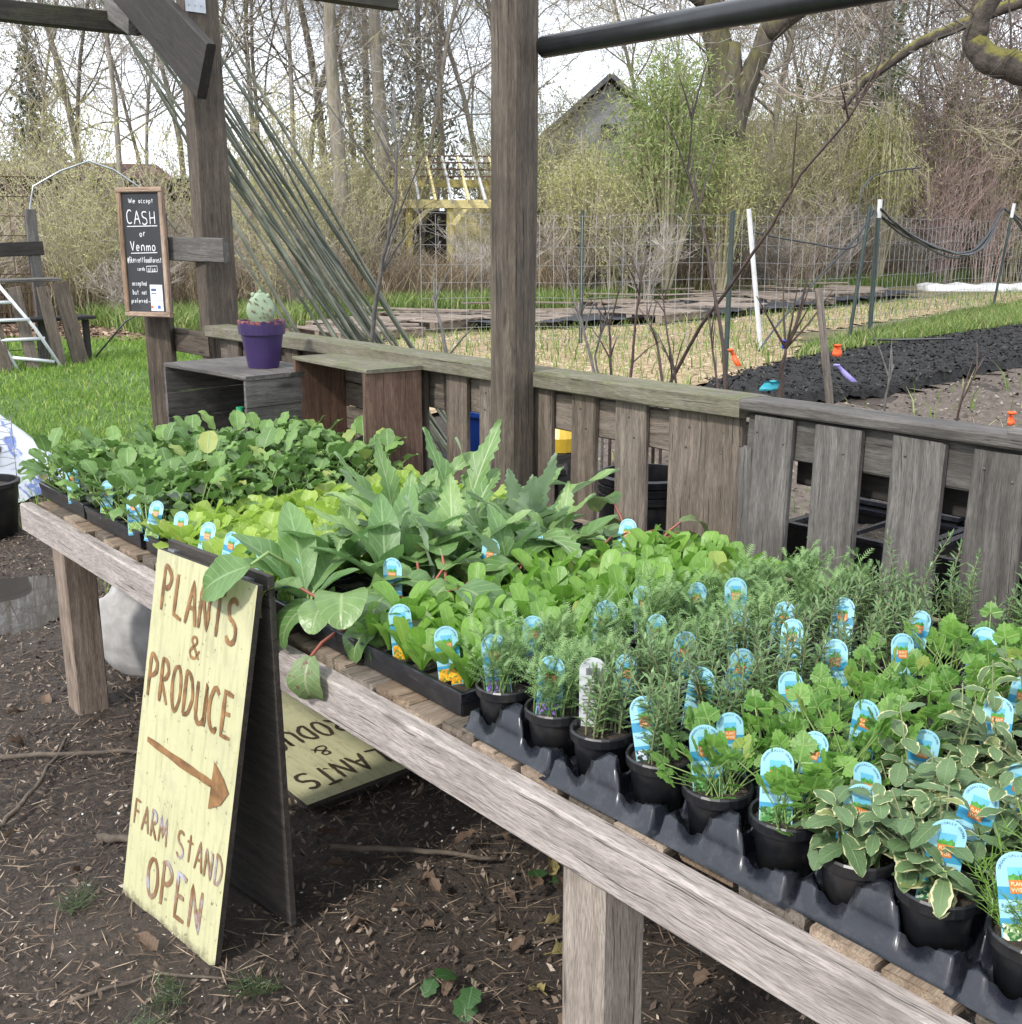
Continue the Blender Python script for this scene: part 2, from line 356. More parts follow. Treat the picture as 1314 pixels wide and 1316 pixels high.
# ------------------------------------------------------------------ the railing behind the bench: brown section with a mossy cap, grey pallet section
rail = thing('pallet_railing', 'brown slatted railing with a thick mossy cap rail behind the bench', 'railing', (2.5, 3.5, 0))
board('cap_rail', (2.49, 1.93, 1.135), (2.49, 5.24, 1.135), .135, .055, M_CAP, rail)
board('stringer', (2.50, 1.95, 1.03), (2.50, 3.34, 1.03), .12, .035, M_BROWN, rail, up=(-1, 0, 0))
board('stringer', (2.50, 1.95, .62), (2.50, 3.34, .62), .12, .035, M_BROWN, rail, up=(-1, 0, 0))
board('stringer', (2.50, 3.36, 1.03), (2.50, 5.2, 1.03), .14, .035, M_POST, rail, up=(-1, 0, 0), var=1)
for i, (y0, y1) in enumerate([(3.31, 3.19), (3.12, 3.03), (2.82, 2.73), (2.64, 2.53), (2.44, 2.31), (2.22, 2.075), (2.072, 1.945)]):
    o = board('slat', (2.468, (y0 + y1) / 2, .05), (2.468, (y0 + y1) / 2, 1.105), abs(y1 - y0), .022, M_BROWN, rail, up=(-1, 0, 0), var=i)
    for z in (1.0, 1.06): lpart('nail', NAIL, o, T(z - .58, U(-.02, .02), .0105))
for i in range(9):
    yy = 3.5 + i * .19
    board('slat', (2.468, yy, .05), (2.468, yy, 1.105), .12, .022, M_POST, rail, up=(-1, 0, 0), var=i)
grey = thing('pallet_railing', 'silver grey pallet standing on edge as a railing beside the seedling trays', 'railing', (2.45, 1.2, 0))
board('cap_rail', (2.47, .95, 1.15), (2.47, 1.925, 1.152), .11, .03, M_GREY, grey)
board('cap_rail', (2.46, -.2, 1.163), (2.46, 1.18, 1.166), .09, .028, M_GREY, grey, var=1)
board('stringer', (2.47, -.2, 1.07), (2.47, 1.92, 1.07), .11, .035, M_GREY, grey, up=(-1, 0, 0))
board('stringer', (2.47, -.2, .3), (2.47, 1.92, .3), .11, .035, M_GREY, grey, up=(-1, 0, 0), var=2)
board('stringer', (2.535, -.2, .98), (2.535, 1.8, .98), .09, .03, M_DARKW, grey, up=(-1, 0, 0), var=2)
for i, (y0, y1) in enumerate([(1.895, 1.772), (1.70, 1.565), (1.48, 1.345), (1.275, 1.14), (1.10, .97), (.93, .80), (.74, .61), (.5, .38)]):
    o = board('slat', (2.436, (y0 + y1) / 2, .1), (2.436, (y0 + y1) / 2 - .012, 1.125), abs(y1 - y0), .024, M_GREY, grey, up=(-1, 0, 0), var=i)
    for z, s in ((.47, .03), (.45, -.02), (.1, .035), (-.05, 0)):
        if R.random() < .75: lpart('nail', NAIL, o, T(z, s + U(-.02, .02), .0125))
board('slat', (2.45, 1.905, .1), (2.45, 1.915, 1.03), .05, .02, M_GREY, grey, up=(-1, 0, 0), var=21)

# ------------------------------------------------------------------ stand frame: posts, brace, beams, pipe
def rough_post(name, c, wx, wy, z0, z1, mat, parent, lean=(0, 0), seed=1):
    q = random.Random(seed); b = MB(); n = 22; V = []; F = []; m = 16
    ph = [q.uniform(0, 6) for _ in range(m)]
    for i in range(n + 1):
        z = z0 + (z1 - z0) * i / n
        for k in range(m):
            t = 2 * math.pi * (k + .5) / m; cx_, sx_ = math.cos(t), math.sin(t)
            r = 1 / max(abs(cx_), abs(sx_)); r = min(r, 1.27)
            r *= 1 + .012 * math.sin(z * 3 + ph[k]) + q.uniform(-.012, .012)
            # local X is the long axis so that the grain runs along it
            V.append((z, cx_ * r * wy / 2 + .006 * math.sin(z * 2.1), sx_ * r * wx / 2))
    for i in range(n):
        for k in range(m):
            k2 = (k + 1) % m; F.append((i * m + k, i * m + k2, (i + 1) * m + k2, (i + 1) * m + k))
    F.append(tuple(range(m))); F.append(tuple(range(n * m + m - 1, n * m - 1, -1)))
    b.add(V, F)
    x = Vector((lean[0], lean[1], 1)).normalized(); y_ = Vector((0, 1, 0)); y_ = (y_ - x * y_.dot(x)).normalized()
    Mx = Matrix((x, y_, x.cross(y_))).transposed().to_4x4(); Mx.translation = c
    return place(link(name, b.mesh(name, mat)), Mx, parent)
frame = thing('stand_frame', 'timber frame of the farm stand with round edged posts, brace and overhead beams', 'frame', (2.4, 2.8, 0))
rough_post('post', (2.385, 2.84, 0), .125, .115, -.1, 3.6, M_POST, frame, seed=4)
board('post', (2.56, 5.335, -.1), (2.53, 5.335, 3.5), .105, .165, M_POST, frame, up=(-1, 0, 0), var=3)
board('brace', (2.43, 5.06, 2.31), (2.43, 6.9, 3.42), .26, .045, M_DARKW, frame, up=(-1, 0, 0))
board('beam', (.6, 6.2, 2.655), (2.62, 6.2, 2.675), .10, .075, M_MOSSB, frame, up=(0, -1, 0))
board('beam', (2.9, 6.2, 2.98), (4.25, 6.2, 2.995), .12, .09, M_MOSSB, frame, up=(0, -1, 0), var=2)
board('rafter', (2.45, 6.2, 2.74), (2.45, 5.9, 2.62), .1, .05, M_GREY, frame, up=(-1, 0, 0))
pl = MB(); pl.box((0, 0, 0), (.003, .10, .16))
for yy in (-.03, 0, .03):
    for zz in (-.05, 0, .05): pl.tube([(-.0015, yy, zz), (-.005, yy, zz)], .005, 6)
part('nail_plate', pl.mesh('nail_plate', M_METAL), frame, T(2.50, 5.279, 2.68) @ RZ(rad(90)))
pp = MB(); pp.tube([(2.45, 2.77, 2.155), (2.45, 1.9, 2.15), (2.45, .9, 2.148), (2.45, -.6, 2.145)], .033, 16)
M_PIPE = plain('black painted pipe', (.022, .024, .027), .38, .25, 18, .1)
part('pipe', pp.mesh('pipe', M_PIPE, True), frame, T(0, 0, 0))

# ------------------------------------------------------------------ chalkboard on its stub post
stub = thing('board_post', 'short weathered post with cross planks that carries the chalkboard', 'post', (2.40, 5.72, 0))
board('upright', (2.40, 5.72, -.05), (2.40, 5.72, 1.7), .14, .06, M_POST, stub, up=(-.75, -.66, 0))
board('cross_plank', (2.36, 5.70, 1.525), (2.50, 5.12, 1.52), .115, .03, M_GREY, stub, up=(-1, -.15, 0))
board('cross_plank', (2.47, 5.75, 1.06), (2.47, 5.27, 1.06), .12, .03, M_POST, stub, up=(-1, 0, 0), var=1)
CB_W, CB_H = .275, .63
cbM = T(2.30, 5.60, 1.19) @ RZ(rad(-61)) @ RX(rad(90))       # local x right, y up, z towards the viewer
chalk = link('chalkboard'); place(chalk, cbM); chalk.empty_display_size = .05
tag(chalk, 'narrow wood framed chalkboard with white handwriting about cash payment', 'chalkboard')
M_SLATE = plain('chalk smeared slate', (.028, .031, .036), .75, .1, 7, dirt=(.075, .08, .088))
M_CFRAME = wood('honey pine frame', (.16, .10, .06), (.30, .20, .13), (.40, .29, .20))
b = MB(); b.box((0, CB_H / 2, 0), (CB_W - .03, CB_H - .03, .012)); lpart('slate', b.mesh('slate', M_SLATE), chalk, T(0, 0, 0))
for nm, a, c in (('frame_bar', (-CB_W / 2, .012, .005), (CB_W / 2, .012, .005)), ('frame_bar', (-CB_W / 2, CB_H - .012, .005), (CB_W / 2, CB_H - .012, .005)), ('frame_bar', (-CB_W / 2 + .012, .025, .005), (-CB_W / 2 + .012, CB_H - .025, .005)), ('frame_bar', (CB_W / 2 - .012, .025, .005), (CB_W / 2 - .012, CB_H - .025, .005))):
    A = cbM @ Vector(a); B = cbM @ Vector(c); board(nm, A, B, .025, .03, M_CFRAME, chalk, up=cbM.to_3x3() @ Vector((0, 0, 1)), rnd=.0006)
M_CHALK = plain('white chalk', (.72, .73, .74), .9, .1, 60)
cx0 = -CB_W / 2 + .04
CHK = [('We', -.09, -.03, .555, .022, .0035), ('accept', -.015, .10, .555, .022, .0035), ('CASH', -.115, .115, .455, .062, .006),
    ('LINE', [(-.115, .443), (.115, .446)], .004), ('or', -.025, .03, .395, .03, .0045), ('Venmo', -.10, .10, .325, .045, .0055), ('LINE', [(-.10, .313), (.10, .317)], .004),
    ('@Skerrettfoodforest', -.13, .13, .268, .027, .0035), ('cards', -.06, -.0, .228, .018, .003), ('also', .02, .08, .226, .022, .003), ('LINE', [(.01, .222), (.09, .224), (.09, .252), (.01, .25), (.01, .222)], .003),
    ('accepted', -.11, .005, .155, .022, .0035), ('but', -.11, -.06, .11, .025, .0035), ('not', -.04, .0, .11, .022, .0035), ('preferred', -.125, .0, .068, .022, .0035), ('LINE', [(0.005, .075), (.02, .075)], .003)]
for i, it in enumerate(CHK): lpart('handwriting' if it[0] != 'LINE' else 'chalk_line', strokes_mesh('handwriting', [it], M_CHALK, .004, i, .0072), chalk, SD(.8, 1, 1))
b = MB(); b.box((0, 0, 0), (.075, .13, .002)); note = lpart('paper_note', b.mesh('paper_note', plain('note paper', (.66, .70, .78), .7, .05)), chalk, T(.058, .095, .0085))
for (x, y_, w, h, c) in ((-.015, .04, .03, .012, (.05, .08, .2)), (0, .0, .06, .004, (.4, .45, .55)), (-.03, -.045, .012, .012, (.6, .12, .08)), (.012, -.045, .016, .016, (.05, .12, .5)), (-.015, .022, .03, .005, (.12, .15, .25)), (.01, -.012, .05, .004, (.4, .45, .55))):
    b = MB(); b.box((0, 0, 0), (w, h, .0008)); lpart('print', b.mesh('print', plain('note ink', c, .6, .05)), note, T(x, y_, .0016))

# ------------------------------------------------------------------ crates, cactus pot, bottle
crA = thing('wooden_crate', 'grey wooden crate lying open sided under the purple cactus pot', 'crate', (2.16, 4.30, SL_TOP), rad(4))
def cb(nm, x0, x1, y0, y1, z0, z1, mat, t, var=0):
    """panel board between local corners of a crate, long axis the longest"""
    d = [x1 - x0, y1 - y0, z1 - z0]; ax = max(range(3), key=lambda i: d[i]); th = min(range(3), key=lambda i: d[i]); w = 3 - ax - th
    a = [(x0 + x1) / 2, (y0 + y1) / 2, (z0 + z1) / 2]; c = list(a); a[ax] -= d[ax] / 2; c[ax] += d[ax] / 2
    up = [0, 0, 0]; up[th] = 1; Mw = WM[t.name]
    board(nm, Mw @ Vector(a), Mw @ Vector(c), d[w], d[th], mat, t, up=Mw.to_3x3() @ Vector(up), var=var, rnd=.0012)
for i in range(2): cb('top_board', -.2 + i * .201, -.001 + i * .201, -.33, .33, .335, .352, M_GREY, crA, i)
for i in range(3): cb('side_board', -.2, .2, -.328, -.312, .015 + i * .107, .12 + i * .107, M_GREY, crA, i)
for i in range(3): cb('side_board', -.2, .2, .312, .328, .015 + i * .107, .12 + i * .107, M_GREY, crA, i + 3)
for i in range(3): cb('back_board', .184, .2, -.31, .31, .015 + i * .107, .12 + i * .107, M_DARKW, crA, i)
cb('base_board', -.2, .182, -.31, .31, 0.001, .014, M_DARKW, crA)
crB = thing('wooden_crate', 'reddish brown wooden crate on its side showing pale plank back', 'crate', (2.325, 3.70, SL_TOP), rad(-3))
cb('top_board', -.13, .11, -.295, .295, .398, .412, M_CAP, crB)
cb('side_board', -.13, .11, .272, .288, .0, .396, M_RED, crB)
cb('side_board', -.135, .11, -.288, -.272, .0, .396, M_RED, crB, 1)
for i in range(4): cb('back_board', .095, .108, -.27, .27, .004 + i * .099, .097 + i * .099, M_BROWN, crB, i)
cb('base_board', -.13, .093, -.27, .27, .0, .012, M_RED, crB)

cp = thing('cactus_pot', 'purple painted terracotta pot with a pale prickly pear pad', 'potted cactus', (2.19, 4.20, SL_TOP + .353))
q = NT('purple paint worn to terracotta'); c = q.coord()
zz = q.n('SeparateXYZ', {0: q.n('TexCoord').outputs['Object']}).outputs['Z']
wear = q.math('MULTIPLY', q.ramp(q.noise(c, 45, 5, .7), [(.50, (0, 0, 0)), (.58, (1, 1, 1))]), q.n('MapRange', {'Value': zz, 'From Min': .172, 'From Max': .19}).outputs[0])
M_PURP = q.done(q.bsdf(q.mix(wear, q.mix(q.noise(c, 12, 4), (.020, .010, .055), (.042, .022, .095)), (.42, .13, .05)), .45))
b = MB(); b.lathe([(.0, .0), (.062, 0), (.085, .135), (.093, .135), (.097, .19), (.086, .19), (.083, .165), (.0, .165)], 28)
pot_ = lpart('pot', b.mesh('pot', M_PURP, False), cp, T(0, 0, 0))
b = MB(); b.lathe([(.0, .168), (.05, .17), (.083, .166)], 20); lpart('soil', b.mesh('soil', M_SOIL), pot_, T(0, 0, 0))
M_CACT = leafm('pale cactus skin', (.20, .27, .17), (.26, .33, .22), uv=False, trans=.04, rough=.5)
b = MB(); V = []; F = []; nu, nv = 14, 18
for i in range(nu + 1):
    t = i / nu; z = .165 + .135 * t; w = .058 * (math.sin(math.pi * (t * .86 + .10)) ** .65)
    for k in range(nv):
        a = 2 * math.pi * k / nv; V.append((w * math.cos(a), .021 * math.sin(a) * (.4 + .6 * math.sin(math.pi * min(1, t * .8 + .15))), z))
for i in range(nu):
    for k in range(nv): k2 = (k + 1) % nv; F.append((i * nv + k, i * nv + k2, (i + 1) * nv + k2, (i + 1) * nv + k))
F.append(tuple(range(nu * nv, nu * nv + nv))); b.add(V, F)
pad = lpart('pad', b.mesh('pad', M_CACT, True), cp, RZ(rad(-35)))
for px, pz in ((-.026, .285), (.0, .296), (.028, .28)):
    b = MB(); b.tube([(px, 0, pz - .005), (px * 1.1, 0, pz + .008), (px * 1.15, 0, pz + .016)], [.008, .010, .004], 8); lpart('bud', b.mesh('bud', M_CACT, True), pad, T(0, 0, 0))
b = MB()
for i in range(30):
    x = U(-.045, .045); z = U(.18, .285); s = R.choice((-1, 1))
    for k in range(3): b.tube([(x, s * .016, z), (x + U(-.008, .008), s * (.03), z + U(-.004, .01))], .0007, 3, False)
    b.tube([(x, s * .012, z), (x, s * .0215, z)], .0032, 6)
lpart('spines', b.mesh('spines', plain('cactus spines', (.20, .14, .08), .7)), pad, T(0, 0, 0))

bt = thing('plastic_bottle', 'small clear plastic bottle with a green cap beside the grey crate', 'bottle', (1.985, 4.02, SL_TOP + .0))
q = NT('clear plastic'); M_CLEAR = q.done(q.bsdf((.85, .9, .92), .08, Transmission_Weight=.85, IOR=1.3))
b = MB(); b.lathe([(.0, 0), (.03, 0), (.032, .02), (.03, .07), (.032, .12), (.03, .16), (.013, .20), (.013, .215)], 18); lpart('body', b.mesh('body', M_CLEAR, True), bt, T(0, 0, 0))
b = MB(); b.lathe([(.0155, .205), (.0155, .228), (.0, .229)], 16); lpart('cap', b.mesh('cap', plain('green cap', (.02, .25, .11), .4)), bt, T(0, 0, 0))

# ------------------------------------------------------------------ painted A-frame sign and its fallen twin
q = NT('pale yellow painted plywood'); c = q.coord(off=False)
col = q.mix(q.noise(c, 3, 5), (.385, .37, .205), (.48, .465, .29))
gr = q.noise(q.n('Mapping', {'Vector': c, 'Scale': (60, 6, 60)}).outputs[0], 1, 4, .6)
col = q.mix(q.ramp(gr, [(.50, (0, 0, 0)), (.75, (.7, .7, .7))]), col, (.24, .225, .12))
col = q.mix(q.ramp(q.noise(c, 9, 6, .7), [(.52, (0, 0, 0)), (.78, (.6, .6, .6))]), col, (.26, .27, .18))
col = q.mix(q.ramp(q.noise(c, 42, 4, .7), [(.62, (0, 0, 0)), (.68, (.8, .8, .8))]), col, (.09, .075, .045))
sp = q.n('SeparateXYZ', {0: c}).outputs
ed = q.math('ADD', sp['Y'], q.math('MULTIPLY', q.math('SUBTRACT', q.noise(c, 30, 5, .7), .5), .12))
col = q.mix(q.ramp(ed, [(.0, (.8, .8, .8)), (.035, (0, 0, 0))]), col, (.05, .04, .03))
M_YEL = q.done(q.bsdf(col, .6, q.bump(gr, .25, .002)))
q = NT('brown brush paint'); c = q.coord(off=False)
M_BPAINT = q.done(q.bsdf(q.ramp(q.noise(c, 22, 4, .6), [(.3, (.075, .04, .02)), (.55, (.22, .115, .045)), (.75, (.34, .19, .08))]), .5))
q = NT('faded grey paint'); c = q.coord(off=False)
M_GPAINT = q.done(q.bsdf(q.ramp(q.noise(c, 9, 4, .6), [(.35, (.15, .075, .03)), (.5, (.22, .13, .07)), (.62, (.34, .33, .40))]), .5))
M_PLYE = wood('dark weathered plywood', (.018, .014, .011), (.04, .032, .025), (.07, .058, .046))
SW, SH = .43, .88
TOPT = [('PLANTS', .04, .385, .738, .10), ('&', .185, .245, .663, .055, .007), ('PRODUCE', .018, .405, .525, .10)]
BOT = [('FARM StAND', .018, .43, .198, .066, .0075), ('OPEN', .11, .37, .055, .10, .012)]
ARW = [('LINE', [(.045, .42), (.2, .412), (.36, .408)], .020)]
def sign_panel(name, parent, M, full=True):
    b = MB(); q = random.Random(3); n = 16
    # ply sheet with a chewed bottom edge
    outl = [(0, SH), (SW, SH + .003)] + [(SW, SH * (1 - i / n)) for i in range(1, n)] + [(SW - SW * i / 14., q.uniform(0, .012) * (1 if 0 < i < 14 else 0) + (.02 if i == 0 else 0)) for i in range(15)] + [(0, SH * i / n) for i in range(1, n)]
    m = len(outl); V = [(x, y_, 0) for x, y_ in outl] + [(x, y_, -.014) for x, y_ in outl]
    F = [tuple(range(m))[::-1]]; b.add(V, F); 
    b.add(V, [tuple(range(m, 2 * m))], 1); b.add(V, [(i, (i + 1) % m, m + (i + 1) % m, m + i) for i in range(m)], 1)
    o = place(link(name, b.mesh(name, [M_YEL, M_PLYE])), M, parent)
    return o
SX, SY = Vector((.855, 2.53, .0)), Vector((.895, 2.105, .0))
xr = (SY - SX).normalized(); upv = Vector((.165, .016, .855)); upv = (upv - xr * upv.dot(xr)).normalized(); nrm_ = xr.cross(upv)
sM = Matrix((xr, upv, nrm_)).transposed().to_4x4(); sM.translation = SX
sign = thing('sandwich_board', 'yellow hand painted folding sign with an arrow, leaning at the bench front', 'sign', (.96, 2.3, 0))
fp = sign_panel('front_panel', sign, sM)
part('lettering', strokes_mesh('lettering', TOPT, M_BPAINT, .0125, 2), fp, sM)
part('lettering', strokes_mesh('lettering', BOT, M_GPAINT, .010, 3), fp, sM)
ar = strokes_mesh('arrow', ARW, M_BPAINT, .02, 4); part('arrow', ar, fp, sM)
b = MB(); b.add([(.343, .462, .0028), (.338, .35, .0028), (.385, .375, .0028), (.412, .412, .0028), (.385, .437, .0028)], [(0, 1, 2, 3, 4)]); part('arrow_head', b.mesh('arrow_head', M_BPAINT), fp, sM)
bk = MB(); bk.box((SW / 2, .43, -.007), (SW, .86, .014))
hing = sM @ Vector((0, SH, -.02))
bu = Vector((-.012, .0, .86)); bu = (bu - xr * bu.dot(xr)).normalized(); bM = Matrix((xr, bu, xr.cross(bu))).transposed().to_4x4()
bM.translation = hing - bu * .86 + Vector((.008, 0, .02))
part('back_panel', bk.mesh('back_panel', M_PLYE), sign, bM)
for u in (.04, .36):
    h = MB(); h.box((u, SH - .01, -.022), (.03, .03, .02)); part('hinge', h.mesh('hinge', M_METAL), sign, sM)
fal = thing('fallen_sign', 'yellow painted sign panel lying face up on the soil under the bench', 'sign', (1.6, 2.9, 0))
fM = T(1.83, 2.575, .045) @ RZ(rad(181)) @ RX(rad(-2.5)) @ T(0, -SH, 0)
f2 = sign_panel('panel', fal, fM)
part('lettering', strokes_mesh('lettering', [('PLANTS', .03, .40, .72, .10), ('&', .2, .27, .61, .06, .007), ('PRODUCE', .02, .41, .46, .1)], plain('dark brush paint', (.05, .04, .025), .5), .0125, 9), f2, fM)
for yb_ in (.84, .1): bt_ = MB(); bt_.box((.2, yb_, -.03), (.40, .03, .03)); part('batten', bt_.mesh('batten', M_DARKW), fal, fM)

# grey sack under the bench
b = MB(); V = []; F = []; nu, nv = 14, 20; q2 = random.Random(8)
ph = [[q2.uniform(-1, 1) for _ in range(nv)] for _ in range(nu + 1)]
for i in range(nu + 1):
    t = i / nu; z = .34 * t; r = .16 * (math.sin(math.pi * (.12 + .80 * t)) ** .5)
    for k in range(nv):
        a = 2 * math.pi * k / nv; w = 1 + .05 * ph[i][k] + .07 * math.sin(a * 3 + t * 4)
        V.append((r * 1.0 * w * math.cos(a), r * 1.5 * w * math.sin(a), z + .012 * ph[i][k]))
for i in range(nu):
    for k in range(nv): k2 = (k + 1) % nv; F.append((i * nv + k, i * nv + k2, (i + 1) * nv + k2, (i + 1) * nv + k))
F.append(tuple(range(nv))[::-1]); F.append(tuple(range(nu * nv, nu * nv + nv))); b.add(V, F)
o = place(link('sack', b.mesh('sack', plain('grey woven sack', (.36, .35, .34), .85, .15, 14, .5, dirt=(.2, .18, .16)), True)), T(1.52, 3.92, 0) @ RZ(.3))
tag(o, 'bulging pale grey sack standing on the soil under the bench', 'sack')
# ------------------------------------------------------------------ trays and pots
PX0, PDX = 1.222, .128                                         # pot rows away from the bench front
PY = [1.475, 1.345, 1.225, 1.10, .98, .860, .742, .620, .50, .378]
SH_IN = .018
def pot_tray_mesh():
    LX, LY = .515, .238; nx, ny = 104, 56; sm = lambda a, b_, v: (lambda t: t * t * (3 - 2 * t))(min(1, max(0, (v - a) / (b_ - a)))); V = []; F = []
    xs = np.linspace(0, LX, nx + 1); ys = np.linspace(0, LY, ny + 1)
    pc = [((i + .5) * LX / 4, (j + .5) * LY / 2) for i in range(4) for j in range(2)]
    pk = [(i * LX / 4, j * LY / 2) for i in range(5) for j in range(3) if j == 1 or i in (1, 2, 3)]
    for i, x in enumerate(xs):
        for j, y_ in enumerate(ys):
            h = .036
            for (a, c) in pk:
                edge = min(x, LX - x, y_, LY - y_); w = sm(.056, .034, abs(x - a)) * sm(.050, .030, abs(y_ - c))
                h = max(h, .036 + (.016 + .026 * min(1, edge / .035)) * w)
            for (a, c) in pc:
                d = math.hypot(x - a, y_ - c)
                if d < .060: h = .004 + (h - .004) * sm(.050, .058, d)
            X, Y = x, y_
            e = min(i, nx - i, j, ny - j)
            if e == 0:
                h = 0.001; X += .012 * (-1 if i == 0 else 1 if i == nx else 0); Y += .008 * (-1 if j == 0 else 1 if j == ny else 0)
            elif e == 1:
                h = min(h, .005); X += .006 * (-1 if i == 1 else 1 if i == nx - 1 else 0)
            elif e == 2: h = min(h, .033)
            V.append((X, Y, h))
    m = ny + 1
    for i in range(nx):
        for j in range(ny): F.append((i * m + j, (i + 1) * m + j, (i + 1) * m + j + 1, i * m + j + 1))
    b = MB(); b.add(V, F); return b.mesh('pot_tray', M_TRAY, True)
PT = pot_tray_mesh()
TN = ['feathery lavender', 'narrow leaved rosemary', 'bright cilantro', 'variegated mint', 'threadlike chamomile']
for t in range(5):
    yc = (PY[2 * t] + PY[2 * t + 1]) / 2
    for d in range(2):
        o = place(link('pot_tray', PT), T(1.158 + .518 * d + U(-.006, .006), yc - .119, SL_TOP + .001) @ RZ(rad(U(-1, 1))))
        tag(o, 'black moulded carrier tray holding pots of %s %s' % (TN[t], 'at the bench front edge' if d == 0 else 'by the railing'), 'tray')
b = MB(); b.lathe([(.0, 0), (.038, 0), (.047, .068)], 24); POT = b.mesh('pot', M_BLACK, True)
b = MB(); b.lathe([(.046, .066), (.0525, .0675), (.0535, .082), (.0515, .085), (.0485, .083), (.047, .064)], 24); RIM = b.mesh('rim', M_BLACK, False)
b = MB(); q2 = random.Random(2); V = [(0, 0, .072)]; n = 14
for r in (.016, .032, .0475):
    for k in range(n): V.append((r * math.cos(6.2832 * k / n), r * math.sin(6.2832 * k / n), .070 + q2.uniform(-.003, .005)))
F = [(0, 1 + k, 1 + (k + 1) % n) for k in range(n)] + [(1 + r * n + k, 1 + (r + 1) * n + k, 1 + (r + 1) * n + (k + 1) % n, 1 + r * n + (k + 1) % n) for r in range(2) for k in range(n)]
b.add(V, F); SOIL = b.mesh('soil', M_SOIL)

def seed_tray_mesh(LX, LY):
    w = MB(); H_ = .052; t = .004
    def ring(z, o): return [(-o, -o, z), (LX + o, -o, z), (LX + o, LY + o, z), (-o, LY + o, z)]
    V = ring(0, -.008) + ring(.03, 0) + ring(.031, .003) + ring(H_, .007) + ring(H_ + .002, .004) + ring(.03, -.004)
    F = [(i * 4 + k, i * 4 + (k + 1) % 4, (i + 1) * 4 + (k + 1) % 4, (i + 1) * 4 + k) for i in range(5) for k in range(4)] + [(3, 2, 1, 0)]
    w.add(V, F); s = MB(); nx, ny = int(LX / .064), int(LY / .062); dv = MB()
    for i in range(nx + 1): dv.box((LX * i / nx, LY / 2, .030), (.005, LY, .042 + (.006 if i % 3 == 0 else 0)))
    for j in range(ny + 1): dv.box((LX / 2, LY * j / ny, .0295), (LX, .005, .040 + (.006 if j % 2 == 0 else 0)))
    qq = random.Random(4); n1, n2 = nx * 3, ny * 3
    V = [(LX * i / n1, LY * j / n2, .042 + qq.uniform(-.004, .004)) for i in range(n1 + 1) for j in range(n2 + 1)]
    s.add(V, [(i * (n2 + 1) + j, (i + 1) * (n2 + 1) + j, (i + 1) * (n2 + 1) + j + 1, i * (n2 + 1) + j + 1) for i in range(n1) for j in range(n2)])
    return w.mesh('tray_wall', M_TRAY), dv.mesh('cell_divider', M_BLACK), s.mesh('soil', M_SOIL)
STC = {}
def seed_tray(x, y_, LX, LY, label):
    if (LX, LY) not in STC: STC[(LX, LY)] = seed_tray_mesh(LX, LY)
    t = thing('seedling_tray', label, 'tray', (x, y_, SL_TOP + .001), rad(U(-.8, .8)), 'black cell trays under the seedlings')
    for nm, me in zip(('tray_wall', 'cell_divider', 'soil'), STC[(LX, LY)]): lpart(nm, me, t, T(0, 0, 0))
for i in range(4):
    x = 1.185 + i * .262
    seed_tray(x, 3.52, .25, .42, 'black cell tray full of dark green brassica seedlings')
    seed_tray(x, 3.07, .25, .42, 'black cell tray full of dark green brassica seedlings')
    seed_tray(x, 2.34, .25, .34, 'black cell tray full of pale green lettuce')
    seed_tray(x, 2.70, .25, .34, 'black cell tray full of pale green lettuce')
    seed_tray(x, 1.93, .25, .38, 'black cell tray under the large leaved plants')
    seed_tray(x, 1.56, .25, .34, 'black cell tray full of bright green spoon leaved seedlings')

